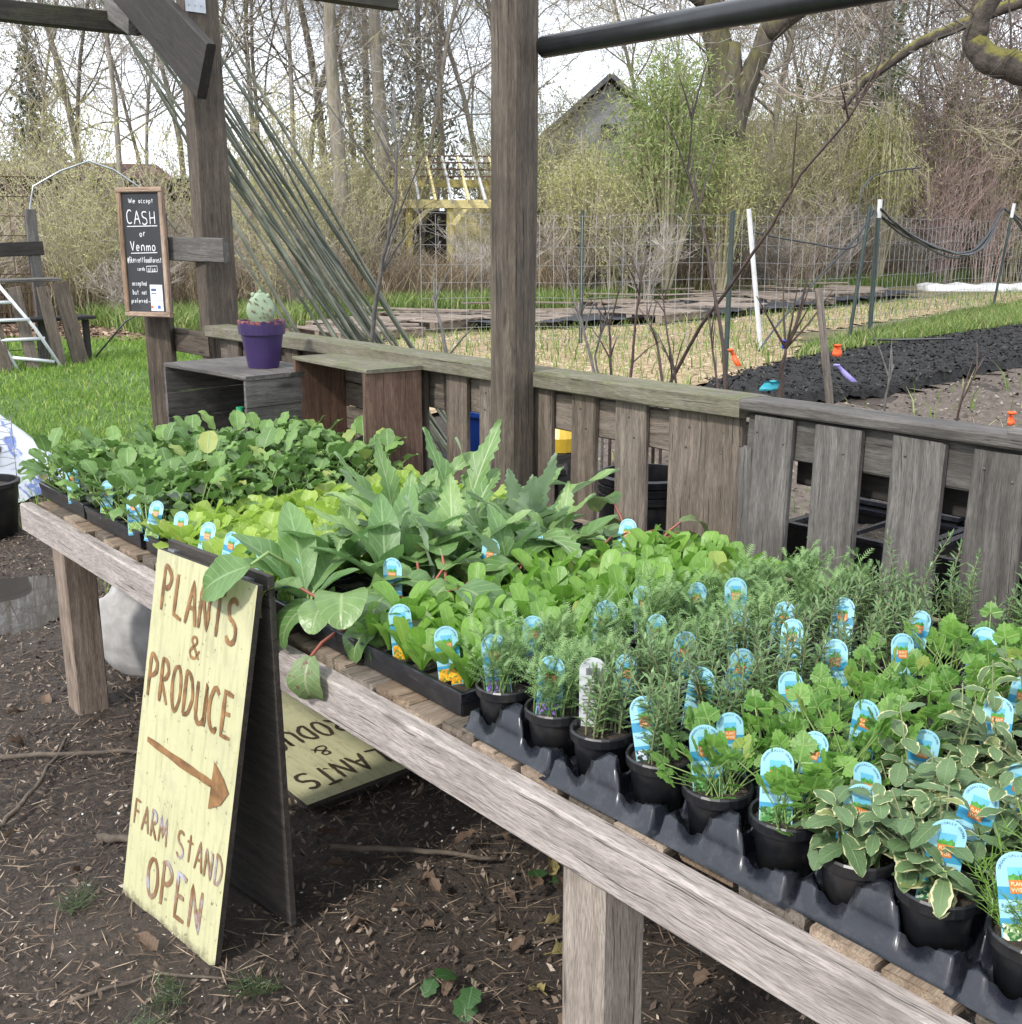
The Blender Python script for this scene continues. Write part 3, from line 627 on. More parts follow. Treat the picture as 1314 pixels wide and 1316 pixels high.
# ------------------------------------------------------------------ leaves
def prof(kind):
    f = {'round': lambda s: max(0, math.sin(math.pi * min(1, s * .96 + .03))) ** .55, 'ovate': lambda s: (s ** .55) * max(0, 1 - s) ** .7 / .46,
         'spat': lambda s: .16 + .84 * (s ** 1.7) * max(0, 1 - s) ** .42 / .33 if s < 1 else 0.02, 'lance': lambda s: .06 + .94 * max(0, math.sin(math.pi * s ** .9)) ** .85,
         'lett': lambda s: .25 + .75 * (s ** .9) * max(0, 1 - s * .985) ** .33 / .62, 'mint': lambda s: max(0, math.sin(math.pi * min(1, s * .95 + .05))) ** .7}[kind]
    return f
def leaf_mesh(name, mat, L, W_, kind, pet=0., bend=.6, fold=.2, ruf=0., serr=0., nu=7, nv=4, pr=.0016, pmat=None, seed=0, tw=0.):
    q = random.Random(seed); f = prof(kind); b = MB(); V = []; UV = []; F = []
    x = z = 0.; th = 0.; pts = [(0, 0, 0)]
    if pet:
        for i in range(3): th -= bend * .12; x += pet / 3 * math.cos(th); z += pet / 3 * math.sin(th); pts.append((x, 0, z))
    sp = []
    for i in range(nu + 1):
        s = 1 - (1 - i / nu) ** 1.45; s2 = 1 - (1 - min(1, (i + 1) / nu)) ** 1.45; ds = s2 - s; sp.append((x, z, th, s)); th -= bend * ds * (1 + .5 * s); x += L * ds * math.cos(th); z += L * ds * math.sin(th)
    p1, p2 = q.uniform(0, 6), q.uniform(0, 6)
    for i, (x, z, th, s) in enumerate(sp):
        hw = W_ / 2 * f(s)
        for j in range(nv + 1):
            v = -1 + 2 * j / nv; e = abs(v)
            k = 1 + (serr * (.5 if i % 2 else -.6) if e > .99 else 0)
            zz = fold * e * hw + ruf * W_ * e * e * math.sin(s * 15 + (p1 if v > 0 else p2)) + tw * v * hw * math.sin(s * 3)
            V.append((x - math.sin(th) * zz + (serr * .25 * L / nu if e > .99 else 0), v * hw * k, z + math.cos(th) * zz)); UV.append((s, v))
    m = nv + 1
    for i in range(nu):
        for j in range(nv): F.append((i * m + j, (i + 1) * m + j, (i + 1) * m + j + 1, i * m + j + 1))
    b.add(V, F)
    if pet: b.tube(pts, [pr * 1.3] * 3 + [pr], 4, False, 1); UV += [(.5, .6)] * (len(pts) * 4)
    b.uv = UV
    return b.mesh(name, [mat, pmat or mat], True)
def put_leaf(me, plant, base, az, el, s=1., roll=0., name='leaf'):
    return place(link(name, me), T(*base) @ RZ(az) @ RY(-el) @ RX(roll) @ S(s), plant)

M_KALE = leafm('brassica leaf', (.085, .17, .042), (.19, .33, .07), (.26, .37, .16), rough=.5, trans=.25)
M_KALEP = leafm('purple tinged brassica leaf', (.045, .075, .045), (.085, .12, .06), (.16, .10, .14), rough=.5, trans=.2)
M_LETT = leafm('lettuce leaf', (.25, .38, .055), (.38, .50, .09), (.50, .58, .22), trans=.4)
M_CALE = leafm('calendula leaf', (.125, .265, .035), (.21, .38, .055), (.28, .42, .12), trans=.35)
M_CARD = leafm('silvery cardoon leaf', (.115, .22, .065), (.26, .39, .13), (.42, .50, .30), trans=.3, rough=.45, back=(.27, .34, .24), yellow=False)
M_COMF = leafm('broad soft leaf', (.10, .20, .06), (.15, .27, .08), (.24, .36, .16), trans=.28, yellow=False)
M_DOCK = leafm('round leathery leaf', (.09, .18, .055), (.15, .25, .07), (.26, .34, .15), trans=.22, rough=.35, back=(.19, .22, .09), yellow=False)
M_DOCKS = leafm('red spotted leaf', (.12, .20, .07), (.16, .22, .09), (.30, .30, .18), spots=(.12, .03, .03), trans=.2)
M_CILA = leafm('cilantro leaf', (.105, .235, .045), (.20, .38, .065), (.24, .36, .10), trans=.35)
M_MINT = leafm('variegated mint leaf', (.085, .15, .06), (.13, .21, .08), (.17, .25, .11), edge=(.55, .53, .30), trans=.22, rough=.6)
M_PETG = plain('pale green stalk', (.20, .30, .09), .5)
M_PETR = plain('red stalk', (.30, .09, .06), .5)
M_STEMB = plain('olive herb stem', (.19, .21, .10), .7)
M_ROSE = leafm('rosemary needle', (.10, .19, .065), (.16, .26, .09), uv=False, trans=.15, back=(.20, .25, .16))
M_LAV = leafm('feathery lavender leaf', (.14, .25, .085), (.22, .34, .12), uv=False, trans=.2, rough=.6)
M_CHAM = leafm('chamomile thread', (.13, .25, .04), (.20, .33, .06), uv=False, trans=.25)

KALE = [leaf_mesh('leaf', M_KALEP if i == 5 else M_KALE, U(.042, .066), U(.036, .052), 'round', U(.06, .12), U(.4, 1.5), U(.1, .45), .07, .10, 8, 4, .0017, M_PETG, i) for i in range(10)]
LETT = [leaf_mesh('leaf', M_LETT, U(.07, .10), U(.055, .072), 'lett', 0, U(.3, .9), U(.25, .5), .06, 0, 6, 4, seed=i) for i in range(6)]
CALE = [leaf_mesh('leaf', M_CALE, U(.10, .145), U(.030, .040), 'spat', 0, U(.3, 1.0), U(.1, .4), .04, 0, 9, 4, seed=i, tw=U(-.4, .4)) for i in range(8)]
CARD = [leaf_mesh('leaf', M_CARD, U(.20, .31), U(.065, .10), 'lance', .05, U(.25, 1.5), U(.1, .4), .09, .30, 22, 6, .004, M_PETG, i) for i in range(5)]
COMFD = leaf_mesh('leaf', M_COMF, .23, .10, 'lance', .16, 2.3, .15, .02, .05, 16, 4, .0035, M_PETG, 9)
COMF = [leaf_mesh('leaf', M_COMF, U(.17, .25), U(.07, .092), 'lance', .04, U(.4, 1.3), U(.2, .35), .02, .05, 14, 4, .0035, M_PETG, i) for i in range(4)]
DOCK = [leaf_mesh('leaf', M_DOCKS if i == 4 else M_DOCK, U(.11, .15), U(.09, .12), 'round', U(.09, .16), U(1.2, 2.0), U(.05, .25), .03, .04, 10, 4, .0035, M_PETR, i) for i in range(5)]
MINT = [leaf_mesh('leaf', M_MINT, U(.042, .058), U(.028, .036), 'mint', .003, U(.3, 1.0), U(.1, .25), .03, .10, 9, 4, .0012, M_PETG, i) for i in range(6)]
def cilantro_mesh(seed):
    q = random.Random(seed); b = MB(); L = q.uniform(.055, .105); UV = []
    pts = [(0, 0, 0), (L * .5, 0, q.uniform(-.004, .004)), (L, 0, -.01)]
    b.tube(pts, [.0014, .0011, .0009], 4, False, 1); UV += [(.5, .6)] * 12
    for a, s in ((0, 1.), (75, .8), (-75, .8)):                     # three scalloped lobes
        r = .0115 * s * q.uniform(.85, 1.15); n = 13; c = Vector((L, 0, -.01)); d = Vector((math.cos(rad(a)), math.sin(rad(a)), 0)); sd_ = Vector((-d.y, d.x, 0))
        dr = q.uniform(-.5, .15); V = [c + d * r * .15]; uv = [(.2, 0)]
        for k in range(n):
            t = -1 + 2 * k / (n - 1); ang = t * 1.9
            rr = r * (1 + .10 * math.cos(k * math.pi)) * (1.05 - .12 * abs(t)); p = c + d * (r * .85 + rr * math.cos(ang)) + sd_ * rr * 1.0 * math.sin(ang)
            p.z += dr * (p - c).length * .5 + .12 * abs(math.sin(ang)) * r * q.uniform(.2, 1.6); V.append(p); uv.append((.6, t))
        b.add(V, [(0, k, k + 1) for k in range(1, n)]); UV += uv
    b.uv = UV; return b.mesh('leaf', [M_CILA, M_PETG], True)
CILA = [cilantro_mesh(i) for i in range(8)]
def sprig_rosemary(seed, H_):
    q = random.Random(seed); b = MB(); pts = [(0, 0, 0)]; lx = q.uniform(-.2, .2); ly = q.uniform(-.2, .2)
    for i in range(1, 6): pts.append((lx * H_ * (i / 5) ** 2, ly * H_ * (i / 5) ** 2, H_ * i / 5))
    b.tube(pts, [.0022, .002, .0018, .0016, .0013, .001], 4, False, 1)
    n = int(H_ / .0042)
    for i in range(n):
        t = .12 + .88 * i / n; k = t * 5; i0 = min(4, int(k)); f = k - i0
        p = Vector(pts[i0]).lerp(Vector(pts[i0 + 1]), f); az = i * 2.4 + q.uniform(-.3, .3); el = q.uniform(.15, .7) + .8 * max(0, t - .8) / .2
        L = q.uniform(.020, .032) * (1 - .35 * max(0, t - .75) / .25); w = .0028
        d = Vector((math.cos(az) * math.cos(el), math.sin(az) * math.cos(el), math.sin(el))); s = Vector((-math.sin(az), math.cos(az), 0)); dn = Vector((0, 0, -.18 * L))
        b.add([p, p + d * L * .5 + s * w + Vector((0, 0, .001)), p + d * L + dn * 0, p + d * L * .5 - s * w + Vector((0, 0, .001)), p + d * L * .5 + Vector((0, 0, -.001))], [(0, 4, 1), (0, 3, 4), (4, 2, 1), (4, 3, 2)])
    return b.mesh('sprig', [M_ROSE, M_STEMB], True)
def sprig_lav(seed, H_):
    q = random.Random(seed); b = MB(); lx = q.uniform(-.35, .35); ly = q.uniform(-.35, .35); pts = [(lx * H_ * (i / 4) ** 2, ly * H_ * (i / 4) ** 2, H_ * i / 4) for i in range(5)]
    b.tube(pts, [.0018, .0016, .0014, .0012, .001], 4, False)
    for i in range(12):
        t = .2 + .8 * i / 11; k = t * 4; i0 = min(3, int(k)); p = Vector(pts[i0]).lerp(Vector(pts[i0 + 1]), k - i0)
        az = i * 2.0 + q.uniform(-.4, .4); el = q.uniform(.4, 1.0); L = q.uniform(.032, .055) * (1.1 - .4 * t)
        d = Vector((math.cos(az) * math.cos(el), math.sin(az) * math.cos(el), math.sin(el))); s = Vector((-math.sin(az), math.cos(az), 0)); u = d.cross(s)
        b.add([p + s * .0008, p + d * L, p - s * .0008], [(0, 1, 2)])
        for m in range(1, 8):                                     # comb of leaflets
            pm = p + d * L * m / 8; ll = L * .26 * math.sin(math.pi * (.15 + .75 * m / 8)); 
            for sg in (1, -1):
                tip = pm + s * sg * ll + d * ll * .6 + u * q.uniform(-.002, .002); b.add([pm - d * .0014, pm + d * .0014, tip], [(0, 1, 2)])
    return b.mesh('sprig', [M_LAV], True)
def sprig_cham(seed):
    q = random.Random(seed); b = MB(); H_ = q.uniform(.07, .12); lx = q.uniform(-.7, .7); ly = q.uniform(-.7, .7); pts = [(lx * H_ * (i / 4) ** 1.5, ly * H_ * (i / 4) ** 1.5, H_ * i / 4) for i in range(5)]
    b.tube(pts, .0012, 4, False)
    for i in range(16):
        t = .15 + .85 * i / 15; k = t * 4; i0 = min(3, int(k)); p = Vector(pts[i0]).lerp(Vector(pts[i0 + 1]), k - i0); az = i * 2.4; el = q.uniform(.3, 1.0); L = q.uniform(.018, .032)
        d = Vector((math.cos(az) * math.cos(el), math.sin(az) * math.cos(el), math.sin(el)))
        b.tube([p, p + d * L], [.0008, .0005], 3, False)
        for m in range(4):
            pm = p + d * L * (.35 + .18 * m); e = Vector((q.uniform(-1, 1), q.uniform(-1, 1), q.uniform(-.2, 1))).normalized(); b.tube([pm, pm + (e + d * .6) * .011], [.0007, .0004], 3, False)
    return b.mesh('sprig', [M_CHAM], False)
ROSE = [sprig_rosemary(i, .12 + .018 * i) for i in range(7)]
LAVS = [sprig_lav(i, .075 + .012 * i) for i in range(6)]
CHAM = [sprig_cham(i) for i in range(5)]

Z0 = SL_TOP + .042
def away(x, d=.0): return 0
# dark brassica seedlings
for i in range(12):
    for j in range(14):
        x = 1.215 + i * .085 + U(-.016, .016); y_ = 3.085 + j * .066 + U(-.014, .014)
        if x > 2.16 or (y_ < 3.16 and x > 1.9): continue
        t = thing('brassica_seedling', 'dark green round leaved brassica seedling in a black cell tray', 'seedling', (x, y_, Z0), 0, 'brassica seedlings')
        n = R.choice((6, 7, 8, 9)); a0 = U(0, 6.28); sc = U(.8, 1.25)
        for k in range(n):
            put_leaf(R.choice(KALE), t, (x, y_, Z0), a0 + k * 2.4 + U(-.3, .3), rad(U(48, 86)), sc * U(.8, 1.15), U(-.3, .3))
# pale lettuce
for i in range(14):
    for j in range(9):
        x = 1.212 + i * .069 + U(-.008, .008); y_ = 2.372 + j * .077 + U(-.008, .008)
        if y_ < 2.5 and x > 1.75: continue
        t = thing('lettuce_seedling', 'pale yellow green lettuce rosette in a black cell tray', 'lettuce', (x, y_, Z0), 0, 'lettuce seedlings')
        n = R.choice((6, 7, 7)); a0 = U(0, 6.28); sc = U(.8, 1.1)
        for k in range(n):
            put_leaf(R.choice(LETT), t, (x, y_, Z0), a0 + k * 2.4 + U(-.2, .2), rad(86 - k * 7 + U(-6, 6)) if k < 7 else .5, sc * U(.85, 1.1), U(-.2, .2))
# bright calendula
for i in range(14):
    for j in range(6):
        x = 1.212 + i * .069 + U(-.01, .01); y_ = 1.587 + j * .063 + U(-.008, .008)
        t = thing('calendula_seedling', 'bright green spoon leaved calendula seedling in a black cell tray', 'seedling', (x, y_, Z0), 0, 'calendula seedlings')
        n = R.choice((6, 7, 8)); a0 = U(0, 6.28); sc = U(.72, 1.06) * (1.12 if i > 5 else 1)
        for k in range(n):
            put_leaf(R.choice(CALE), t, (x, y_, Z0), a0 + k * 2.4 + U(-.25, .25), rad(87 - k * 3.2 + U(-10, 6)), sc * U(.75, 1.15), U(-.4, .4))
# large leaved plants
def big(kind, x, y_, n, label, sc=1., el=(45, 85), leaves=None, name='leafy_plant', cat='plant', group=None):
    t = thing(name, label, cat, (x, y_, Z0), 0, group); a0 = U(0, 6.28)
    if leaves:
        for (az, e, s, idx) in leaves: put_leaf(kind[idx % len(kind)], t, (x, y_, Z0), rad(az), rad(e), s, U(-.2, .2))
    for k in range(n): put_leaf(R.choice(kind), t, (x, y_, Z0), a0 + k * 2.4 + U(-.3, .3), rad(U(*el)), sc * U(.8, 1.12), U(-.3, .3))
    return t
for (x, y_, s) in ((1.66, 2.47, 1.0), (1.80, 2.38, 1.0), (1.58, 2.33, .95), (1.92, 2.42, .95), (1.47, 2.42, .85), (1.62, 2.16, .85), (1.80, 2.13, .9), (1.72, 2.26, .95), (1.90, 2.2, .9), (1.97, 2.30, .9), (1.5, 2.08, .7), (1.70, 2.04, .75), (1.87, 2.04, .75)):
    big(CARD + COMF[:3], x, y_, 11, 'silvery cardoon with long jagged leaves in the middle of the bench', s, (42, 90), name='cardoon_plant', cat='cardoon', group='cardoons')
big(COMF + [COMFD], 1.23, 2.20, 3, 'broad leaved plant reaching a leaf over the yellow sign', .85, (50, 80), [(120, 64, 1.2, 1), (80, 75, 1.15, 2), (262, 50, .6, 4), (30, 70, 1.1, 0), (160, 72, .9, 3)], name='foxglove_plant', cat='plant')
for (x, y_, lab) in ((1.42, 2.16, 'broad leaved plant between the lettuce and the round leaved plants'), (1.38, 2.33, 'upright broad leaved plant at the corner of the lettuce trays'), (1.55, 2.22, 'upright broad leaved plant in front of the cardoons')): big(COMF, x, y_, 7, lab, .95, (60, 88), name='foxglove_plant', cat='plant')
fox = bpy.data.objects['foxglove_plant']; s0 = Vector((1.045, 2.115, .915)); s1 = Vector((.945, 2.30, .835)); xa = (s1 - s0).normalized(); za = Vector((-.5, -.62, .60)); za = (za - xa * za.dot(xa)).normalized()
lm = Matrix((xa, za.cross(xa), za)).transposed().to_4x4(); lm.translation = s0
place(link('leaf', leaf_mesh('leaf', M_COMF, .215, .098, 'lance', 0, .55, .12, .03, .05, 18, 6, seed=77)), lm, fox)
b = MB(); b.tube([(1.23, 2.20, Z0), (1.17, 2.17, .88), (1.10, 2.135, .93), (1.05, 2.118, .916)], [.005, .0045, .004, .003], 6); place(link('leaf_stalk', b.mesh('leaf_stalk', M_PETG, True)), T(0, 0, 0), fox)
for i, (x, y_, lv) in enumerate(((1.22, 2.02, [(230, 78, 1.0, 0), (200, 20, .95, 4), (280, 40, .8, 1)]), (1.40, 1.99, None), (1.33, 1.93, None), (2.02, 2.0, None), (2.16, 1.99, None), (2.2, 2.12, None), (1.76, 1.97, None), (1.55, 1.96, None), (1.46, 1.97, None), (1.65, 1.97, None), (1.88, 1.96, None), (1.3, 2.07, None))):
    big(DOCK, x, y_, 4 if lv else 5, 'spotted round leaf plant hanging over the tray edge at the bench front' if lv else 'round leaved plant with red stalks beside the calendula seedlings', U(.75, 1.0), (40, 82), lv, name='dock_plant', cat='plant', group=None if lv else 'red stalked round leaved plants')

# potted herbs
HN = ['lavender', 'lavender', 'rosemary', 'rosemary', 'cilantro', 'cilantro', 'mint', 'mint', 'chamomile', 'chamomile']
HL = {'lavender': 'feathery grey green lavender in black pot', 'rosemary': 'upright narrow needled rosemary in black pot', 'cilantro': 'bright green scalloped cilantro in black pot', 'mint': 'cream edged variegated mint in black pot', 'chamomile': 'threadlike bright green chamomile in black pot'}
ZS = SL_TOP + .077
for c_, hn in enumerate(HN):
    for r_ in range(8):
        x = PX0 + PDX * r_ + U(-.005, .005); y_ = PY[c_] + U(-.004, .004)
        kind = hn
        if hn in ('cilantro',) and r_ > 5 and R.random() < .2: kind = 'rosemary'
        if hn == 'chamomile' and r_ > 1: kind = 'mint' if r_ < 5 else 'cilantro'
        if hn == 'mint' and r_ > 5: kind = 'cilantro'
        if hn == 'lavender' and r_ > 5: kind = 'lavender'
        front = r_ == 0
        lab = HL[kind] + ', ' + ('first', 'second', 'third', 'fourth', 'fifth', 'sixth', 'seventh', 'eighth')[r_] + ' row from the bench front'
        t = thing(kind + '_plant', lab, kind, (x, y_, SL_TOP + .006), U(0, 6.28), '%s pots in row %d from the bench front' % (kind, r_ + 1))
        po = lpart('pot', POT, t, T(0, 0, 0)); lpart('rim', RIM, po, T(0, 0, 0)); lpart('soil', SOIL, po, T(0, 0, 0))
        if kind == 'lavender':
            for k in range(24 if r_ < 2 else 17): place(link('sprig', R.choice(LAVS[:3] if r_ > 3 else LAVS[:5])), T(x + U(-.03, .03), y_ + U(-.03, .03), ZS) @ RZ(U(0, 6.28)) @ RX(U(-.45, .45)) @ S(U(.85, 1.15)), t)
        elif kind == 'rosemary':
            for k in range(16 if r_ < 2 else 12): place(link('sprig', ROSE[R.choice((0, 0, 1, 2) if r_ < 3 else (0, 0, 1, 1)) if not (r_ == 7 and k < 2) else 6]), T(x + U(-.025, .025), y_ + U(-.025, .025), ZS) @ RZ(U(0, 6.28)) @ RX(U(-.35, .35)) @ S(U(.8, 1.0)), t)
        elif kind == 'cilantro':
            for k in range(40 if r_ < 2 else 30): put_leaf(R.choice(CILA), t, (x + U(-.025, .025), y_ + U(-.025, .025), ZS), U(0, 6.28), rad(U(22, 86)), U(.65, 1.3), U(-.5, .5))
        elif kind == 'chamomile':
            for k in range(16): place(link('sprig', R.choice(CHAM)), T(x + U(-.03, .03), y_ + U(-.03, .03), ZS) @ RZ(U(0, 6.28)) @ RX(U(-.5, .5)) @ S(U(.8, 1.1)), t)
        else:
            for k in range(9 if r_ < 2 else 7):
                az = U(0, 6.28); L = U(.06, .15) * (1.1 if r_ > 0 else .9); le = U(.25, 1.1) if k else .2
                p0 = Vector((x + U(-.02, .02), y_ + U(-.02, .02), ZS)); d = Vector((math.cos(az) * math.sin(le), math.sin(az) * math.sin(le), math.cos(le)))
                pts = [p0, p0 + d * L * .5, p0 + d * L + Vector((0, 0, .01))]
                b = MB(); b.tube([tuple(p - p0) for p in pts], [.0018, .0016, .001], 5, False)
                st = place(link('stem', b.mesh('stem', M_STEMB)), T(p0), t)
                for m in range(4):
                    f = .3 + .7 * m / 3; pm = p0 + d * L * f; a = az + m * 1.57
                    for sg in (0, math.pi): place(link('leaf', R.choice(MINT)), T(pm) @ RZ(a + sg) @ RY(-rad(U(-15, 45))) @ S((1.15 - .45 * f) * U(.85, 1.15)), st)

# ------------------------------------------------------------------ plant tags
M_TAGL = plain('pale cyan tag plastic', (.28, .55, .64), .35, .06, 30, dirt=(.22, .40, .45))
M_TAGB = plain('cyan tag band', (.045, .27, .45), .35, .08, 30)
M_TAGW = plain('grey white tag back', (.50, .52, .53), .45, .05, 8)
M_INK = plain('navy tag ink', (.02, .05, .16), .5, .02)
M_ORG = plain('orange emblem', (.55, .17, .03), .5, .1, 90)
M_EMG = plain('green emblem', (.10, .36, .06), .5, .3, 200); M_EMS = plain('blue emblem sky', (.12, .42, .60), .5, .1); M_CREAM = plain('cream ink', (.8, .7, .45), .5, .03)
def photo(name, a, bb, cc):
    q = NT(name); c = q.coord(); v = q.n('TexVoronoi', {'Vector': c, 'Scale': 260.}); f = q.n('SeparateXYZ', {0: v.outputs['Color']}).outputs[0]
    return q.done(q.bsdf(q.ramp(f, [(.25, a), (.5, bb), (.8, cc)], 'CONSTANT'), .4))
PHO = {'lavender': photo('lavender print', (.03, .09, .03), (.12, .06, .30), (.30, .18, .50)), 'rosemary': photo('rosemary print', (.01, .025, .02), (.03, .07, .05), (.45, .5, .55)), 'cilantro': photo('leaf print', (.02, .08, .02), (.06, .2, .05), (.16, .34, .12)),
       'mint': photo('mint print', (.05, .17, .08), (.20, .42, .22), (.6, .7, .5)), 'chamomile': photo('chamomile print', (.05, .17, .05), (.3, .42, .2), (.75, .75, .6)), 'calendula': photo('calendula print', (.55, .25, .01), (.75, .42, .02), (.12, .2, .03)), 'lettuce': photo('lettuce print', (.12, .22, .04), (.25, .38, .08), (.05, .12, .04))}
def text_mesh(body, size, wide=None):
    cu = bpy.data.curves.new('t', 'FONT'); cu.body = body; cu.size = size; cu.align_x = 'CENTER'; cu.resolution_u = 2
    ob = bpy.data.objects.new('t', cu); COL.objects.link(ob); bpy.context.view_layer.update()
    me = bpy.data.meshes.new_from_object(ob.evaluated_get(bpy.context.evaluated_depsgraph_get()))
    V = [tuple(v.co) for v in me.vertices]; F = [tuple(p.vertices) for p in me.polygons]
    bpy.data.objects.remove(ob); bpy.data.curves.remove(cu); bpy.data.meshes.remove(me)
    w = max(v[0] for v in V) - min(v[0] for v in V)
    if wide: k = min(1.6, wide / w); V = [(v[0] * k, v[1], v[2]) for v in V]
    return V, F
TW, TH_, TR = .046, .118, .023
CT = TH_ - TR                                                    # centre of the arched top
glyph = {ch: text_mesh(ch, .0062) for ch in set('ORGANICALLYGROWN')}
def tag_meshes():
    out = {}
    def outline(y0, y1, sh=1.):
        b = MB(); hw = TW / 2 * sh
        if y1 > CT:
            p = [(-hw, y0), (hw, y0)] + [(hw * math.cos(rad(a)), CT + TR * sh * math.sin(rad(a))) for a in range(0, 181, 12)]
        else: p = [(-hw, y0), (hw, y0), (hw, y1), (-hw, y1)]
        n = len(p); b.add([(x, y_, .0) for x, y_ in p] + [(x, y_, -.0007) for x, y_ in p], [tuple(range(n)), tuple(range(2 * n - 1, n - 1, -1))] + [(i, n + i, n + (i + 1) % n, (i + 1) % n) for i in range(n)])
        return b
    b = outline(-.006, TH_); out['blade'] = b.mesh('blade', M_TAGL); out['blade_back'] = b.mesh('blade', M_TAGW)
    for i, (y0, y1) in enumerate(((.062, .077), (.031, .040), (-.0055, .0))):
        b = MB(); b.add([(-TW / 2, y0, .0004), (TW / 2, y0, .0004), (TW / 2, y1, .0004), (-TW / 2, y1, .0004)], [(0, 1, 2, 3)]); out['band%d' % i] = b.mesh('band', M_TAGB)
    b = MB(); s = 'ORGANICALLY GROWN'
    for i, ch in enumerate(s):
        if ch == ' ': continue
        a = rad(168 - 156 * i / (len(s) - 1)); V, F = glyph[ch]; Mx = T(.0175 * math.cos(a), CT + .0175 * math.sin(a), .0009) @ RZ(a - math.pi / 2) @ S(.72)
        b.add([Mx @ Vector(v) for v in V], F)
    out['arc_lettering'] = b.mesh('arc_lettering', M_INK)
    b = MB(); b.add([(-.0085, .072, .0008), (.0085, .072, .0008), (.0105, .100, .0008), (-.0105, .100, .0008)], [(0, 1, 2, 3)])
    b.add([(-.0092, .088, .0011), (-.004, .093, .0011), (.001, .089, .0011), (.006, .094, .0011), (.0098, .088, .0011)], [(0, 4, 3, 2, 1)], 1)
    b.add([(-.010, .085, .001), (.010, .085, .001), (.0102, .0905, .001), (-.0102, .0905, .001)], [(0, 1, 2, 3)], 1)
    b.add([(-.0088, .069, .0012), (.0088, .069, .0012), (.0102, .0852, .0012), (-.0102, .0852, .0012)], [(0, 1, 2, 3)], 2)
    for tx, yy in (('PLANT', .0785), ('WISE', .0715)):
        V, F = text_mesh(tx, .0068, .0155); b.add([(v[0], v[1] + yy, .0015) for v in V], F, 3)
    out['emblem'] = b.mesh('emblem', [M_EMS, M_EMG, M_ORG, M_CREAM])
    for k, nm in (('lavender', 'Sweet Lavender'), ('rosemary', 'Tuscan Blue Rosemary'), ('cilantro', 'Slow Bolt Cilantro'), ('mint', 'Pineapple Mint'), ('chamomile', 'Roman Chamomile'), ('calendula', 'Calendula'), ('lettuce', 'Lettuce')):
        V, F = text_mesh(nm, .0075, .040); b = MB(); b.add([(v[0], v[1] + .052, .0008) for v in V], F); out[k] = b.mesh('name_lettering', M_INK)
        b = MB(); b.add([(-TW / 2 + .002, .003, .0009), (TW / 2 - .002, .003, .0009), (TW / 2 - .002, .034, .0009), (-TW / 2 + .002, .034, .0009)], [(0, 1, 2, 3)]); out[k + '_p'] = b.mesh('picture', PHO[k])
    b = MB()
    for i in range(16): b.box((-.011 + i * .00145, .094, .0006), (U(.0004, .0011), .012, .0004))
    for i in range(9): b.box((U(-.002, .002), .070 - i * .006, .0006), (.034, .0016, .0004))
    out['print'] = b.mesh('print', plain('grey tag print', (.12, .12, .13), .6))
    return out
TG = tag_meshes()
def plant_tag(x, y_, z, kind, faceaz=None, back=False, s=1., group='other plant tags', label=None):
    az = (faceaz if faceaz is not None else math.atan2(-y_, -x) + U(-.5, .5))
    # local x right, y up, z towards the reader
    d = Vector((math.cos(az), math.sin(az), 0)); Mr = Matrix((Vector((-d.y, d.x, 0)), Vector((0, 0, 1)), d)).transposed().to_4x4()
    t = link('plant_tag'); place(t, T(x, y_, z - .012) @ Mr @ RX(rad(U(-20, 2))) @ RZ(rad(U(-11, 11))) @ S(s)); t.empty_display_size = .02
    tag(t, label or 'light blue arched plant tag in the %s' % kind, 'plant tag', group)
    lpart('blade', TG['blade_back' if back else 'blade'], t, T(0, 0, 0))
    if back: lpart('print', TG['print'], t, T(0, 0, 0)); return
    for k in ('arc_lettering', 'emblem'): lpart(k, TG[k], t, T(0, 0, 0))
    for i in range(3): lpart('band', TG['band%d' % i], t, T(0, 0, 0))
    lpart('name_lettering', TG[kind], t, T(0, 0, 0)); lpart('picture', TG[kind + '_p'], t, T(0, 0, 0))
FRONT = [(1.215, 1.79, 'calendula'), (1.21, 1.625, 'calendula'), (1.208, 1.475, 'lavender'), (1.208, 1.345, 'lavender'), (1.235, 1.262, 'rosemary'), (1.21, 1.10, 'rosemary'), (1.207, .982, 'cilantro'), (1.207, .862, 'cilantro'), (1.207, .744, 'mint'), (1.207, .620, 'mint'), (1.205, .502, 'chamomile')]
for i, (x, y_, k) in enumerate(FRONT):
    if i == 4: plant_tag(x, y_, ZS + .012, k, back=True, group=None, label='grey backed plant tag showing a barcode in a front rosemary pot')
    else: plant_tag(x, y_, ZS if i > 1 else Z0 + .01, k, math.atan2(-y_, -x) + U(-.22, .22), group='front edge tags in the %s' % k, label='light blue arched plant tag in the %s at the bench front edge' % k)
MID = [(1.32, 1.26), (1.33, 1.51), (1.46, 1.48), (1.61, 1.5), (1.5, 1.36), (1.72, 1.47), (1.45, 1.26), (1.35, 1.14), (1.64, 1.28), (1.79, 1.41), (1.47, 1.16), (1.75, 1.27), (1.68, 1.19), (1.84, 1.19), (1.46, 1.02), (1.62, 1.05), (1.27, .99), (1.3, .88), (1.45, .89), (1.76, 1.0), (1.28, .76), (1.43, .78), (1.3, .64), (1.6, .75), (1.44, .64), (1.75, .79), (1.42, .52), (1.88, .93), (1.9, 1.07)]
for x, y_ in MID:
    k = 'lavender' if y_ > 1.3 else 'rosemary' if y_ > 1.04 else 'cilantro' if y_ > .8 else 'mint' if y_ > .56 else 'chamomile'
    plant_tag(x, y_, ZS + .012, k, s=U(.86, 1.0), group='tags standing among the %s pots' % k, label='light blue arched plant tag standing among the %s pots' % k)
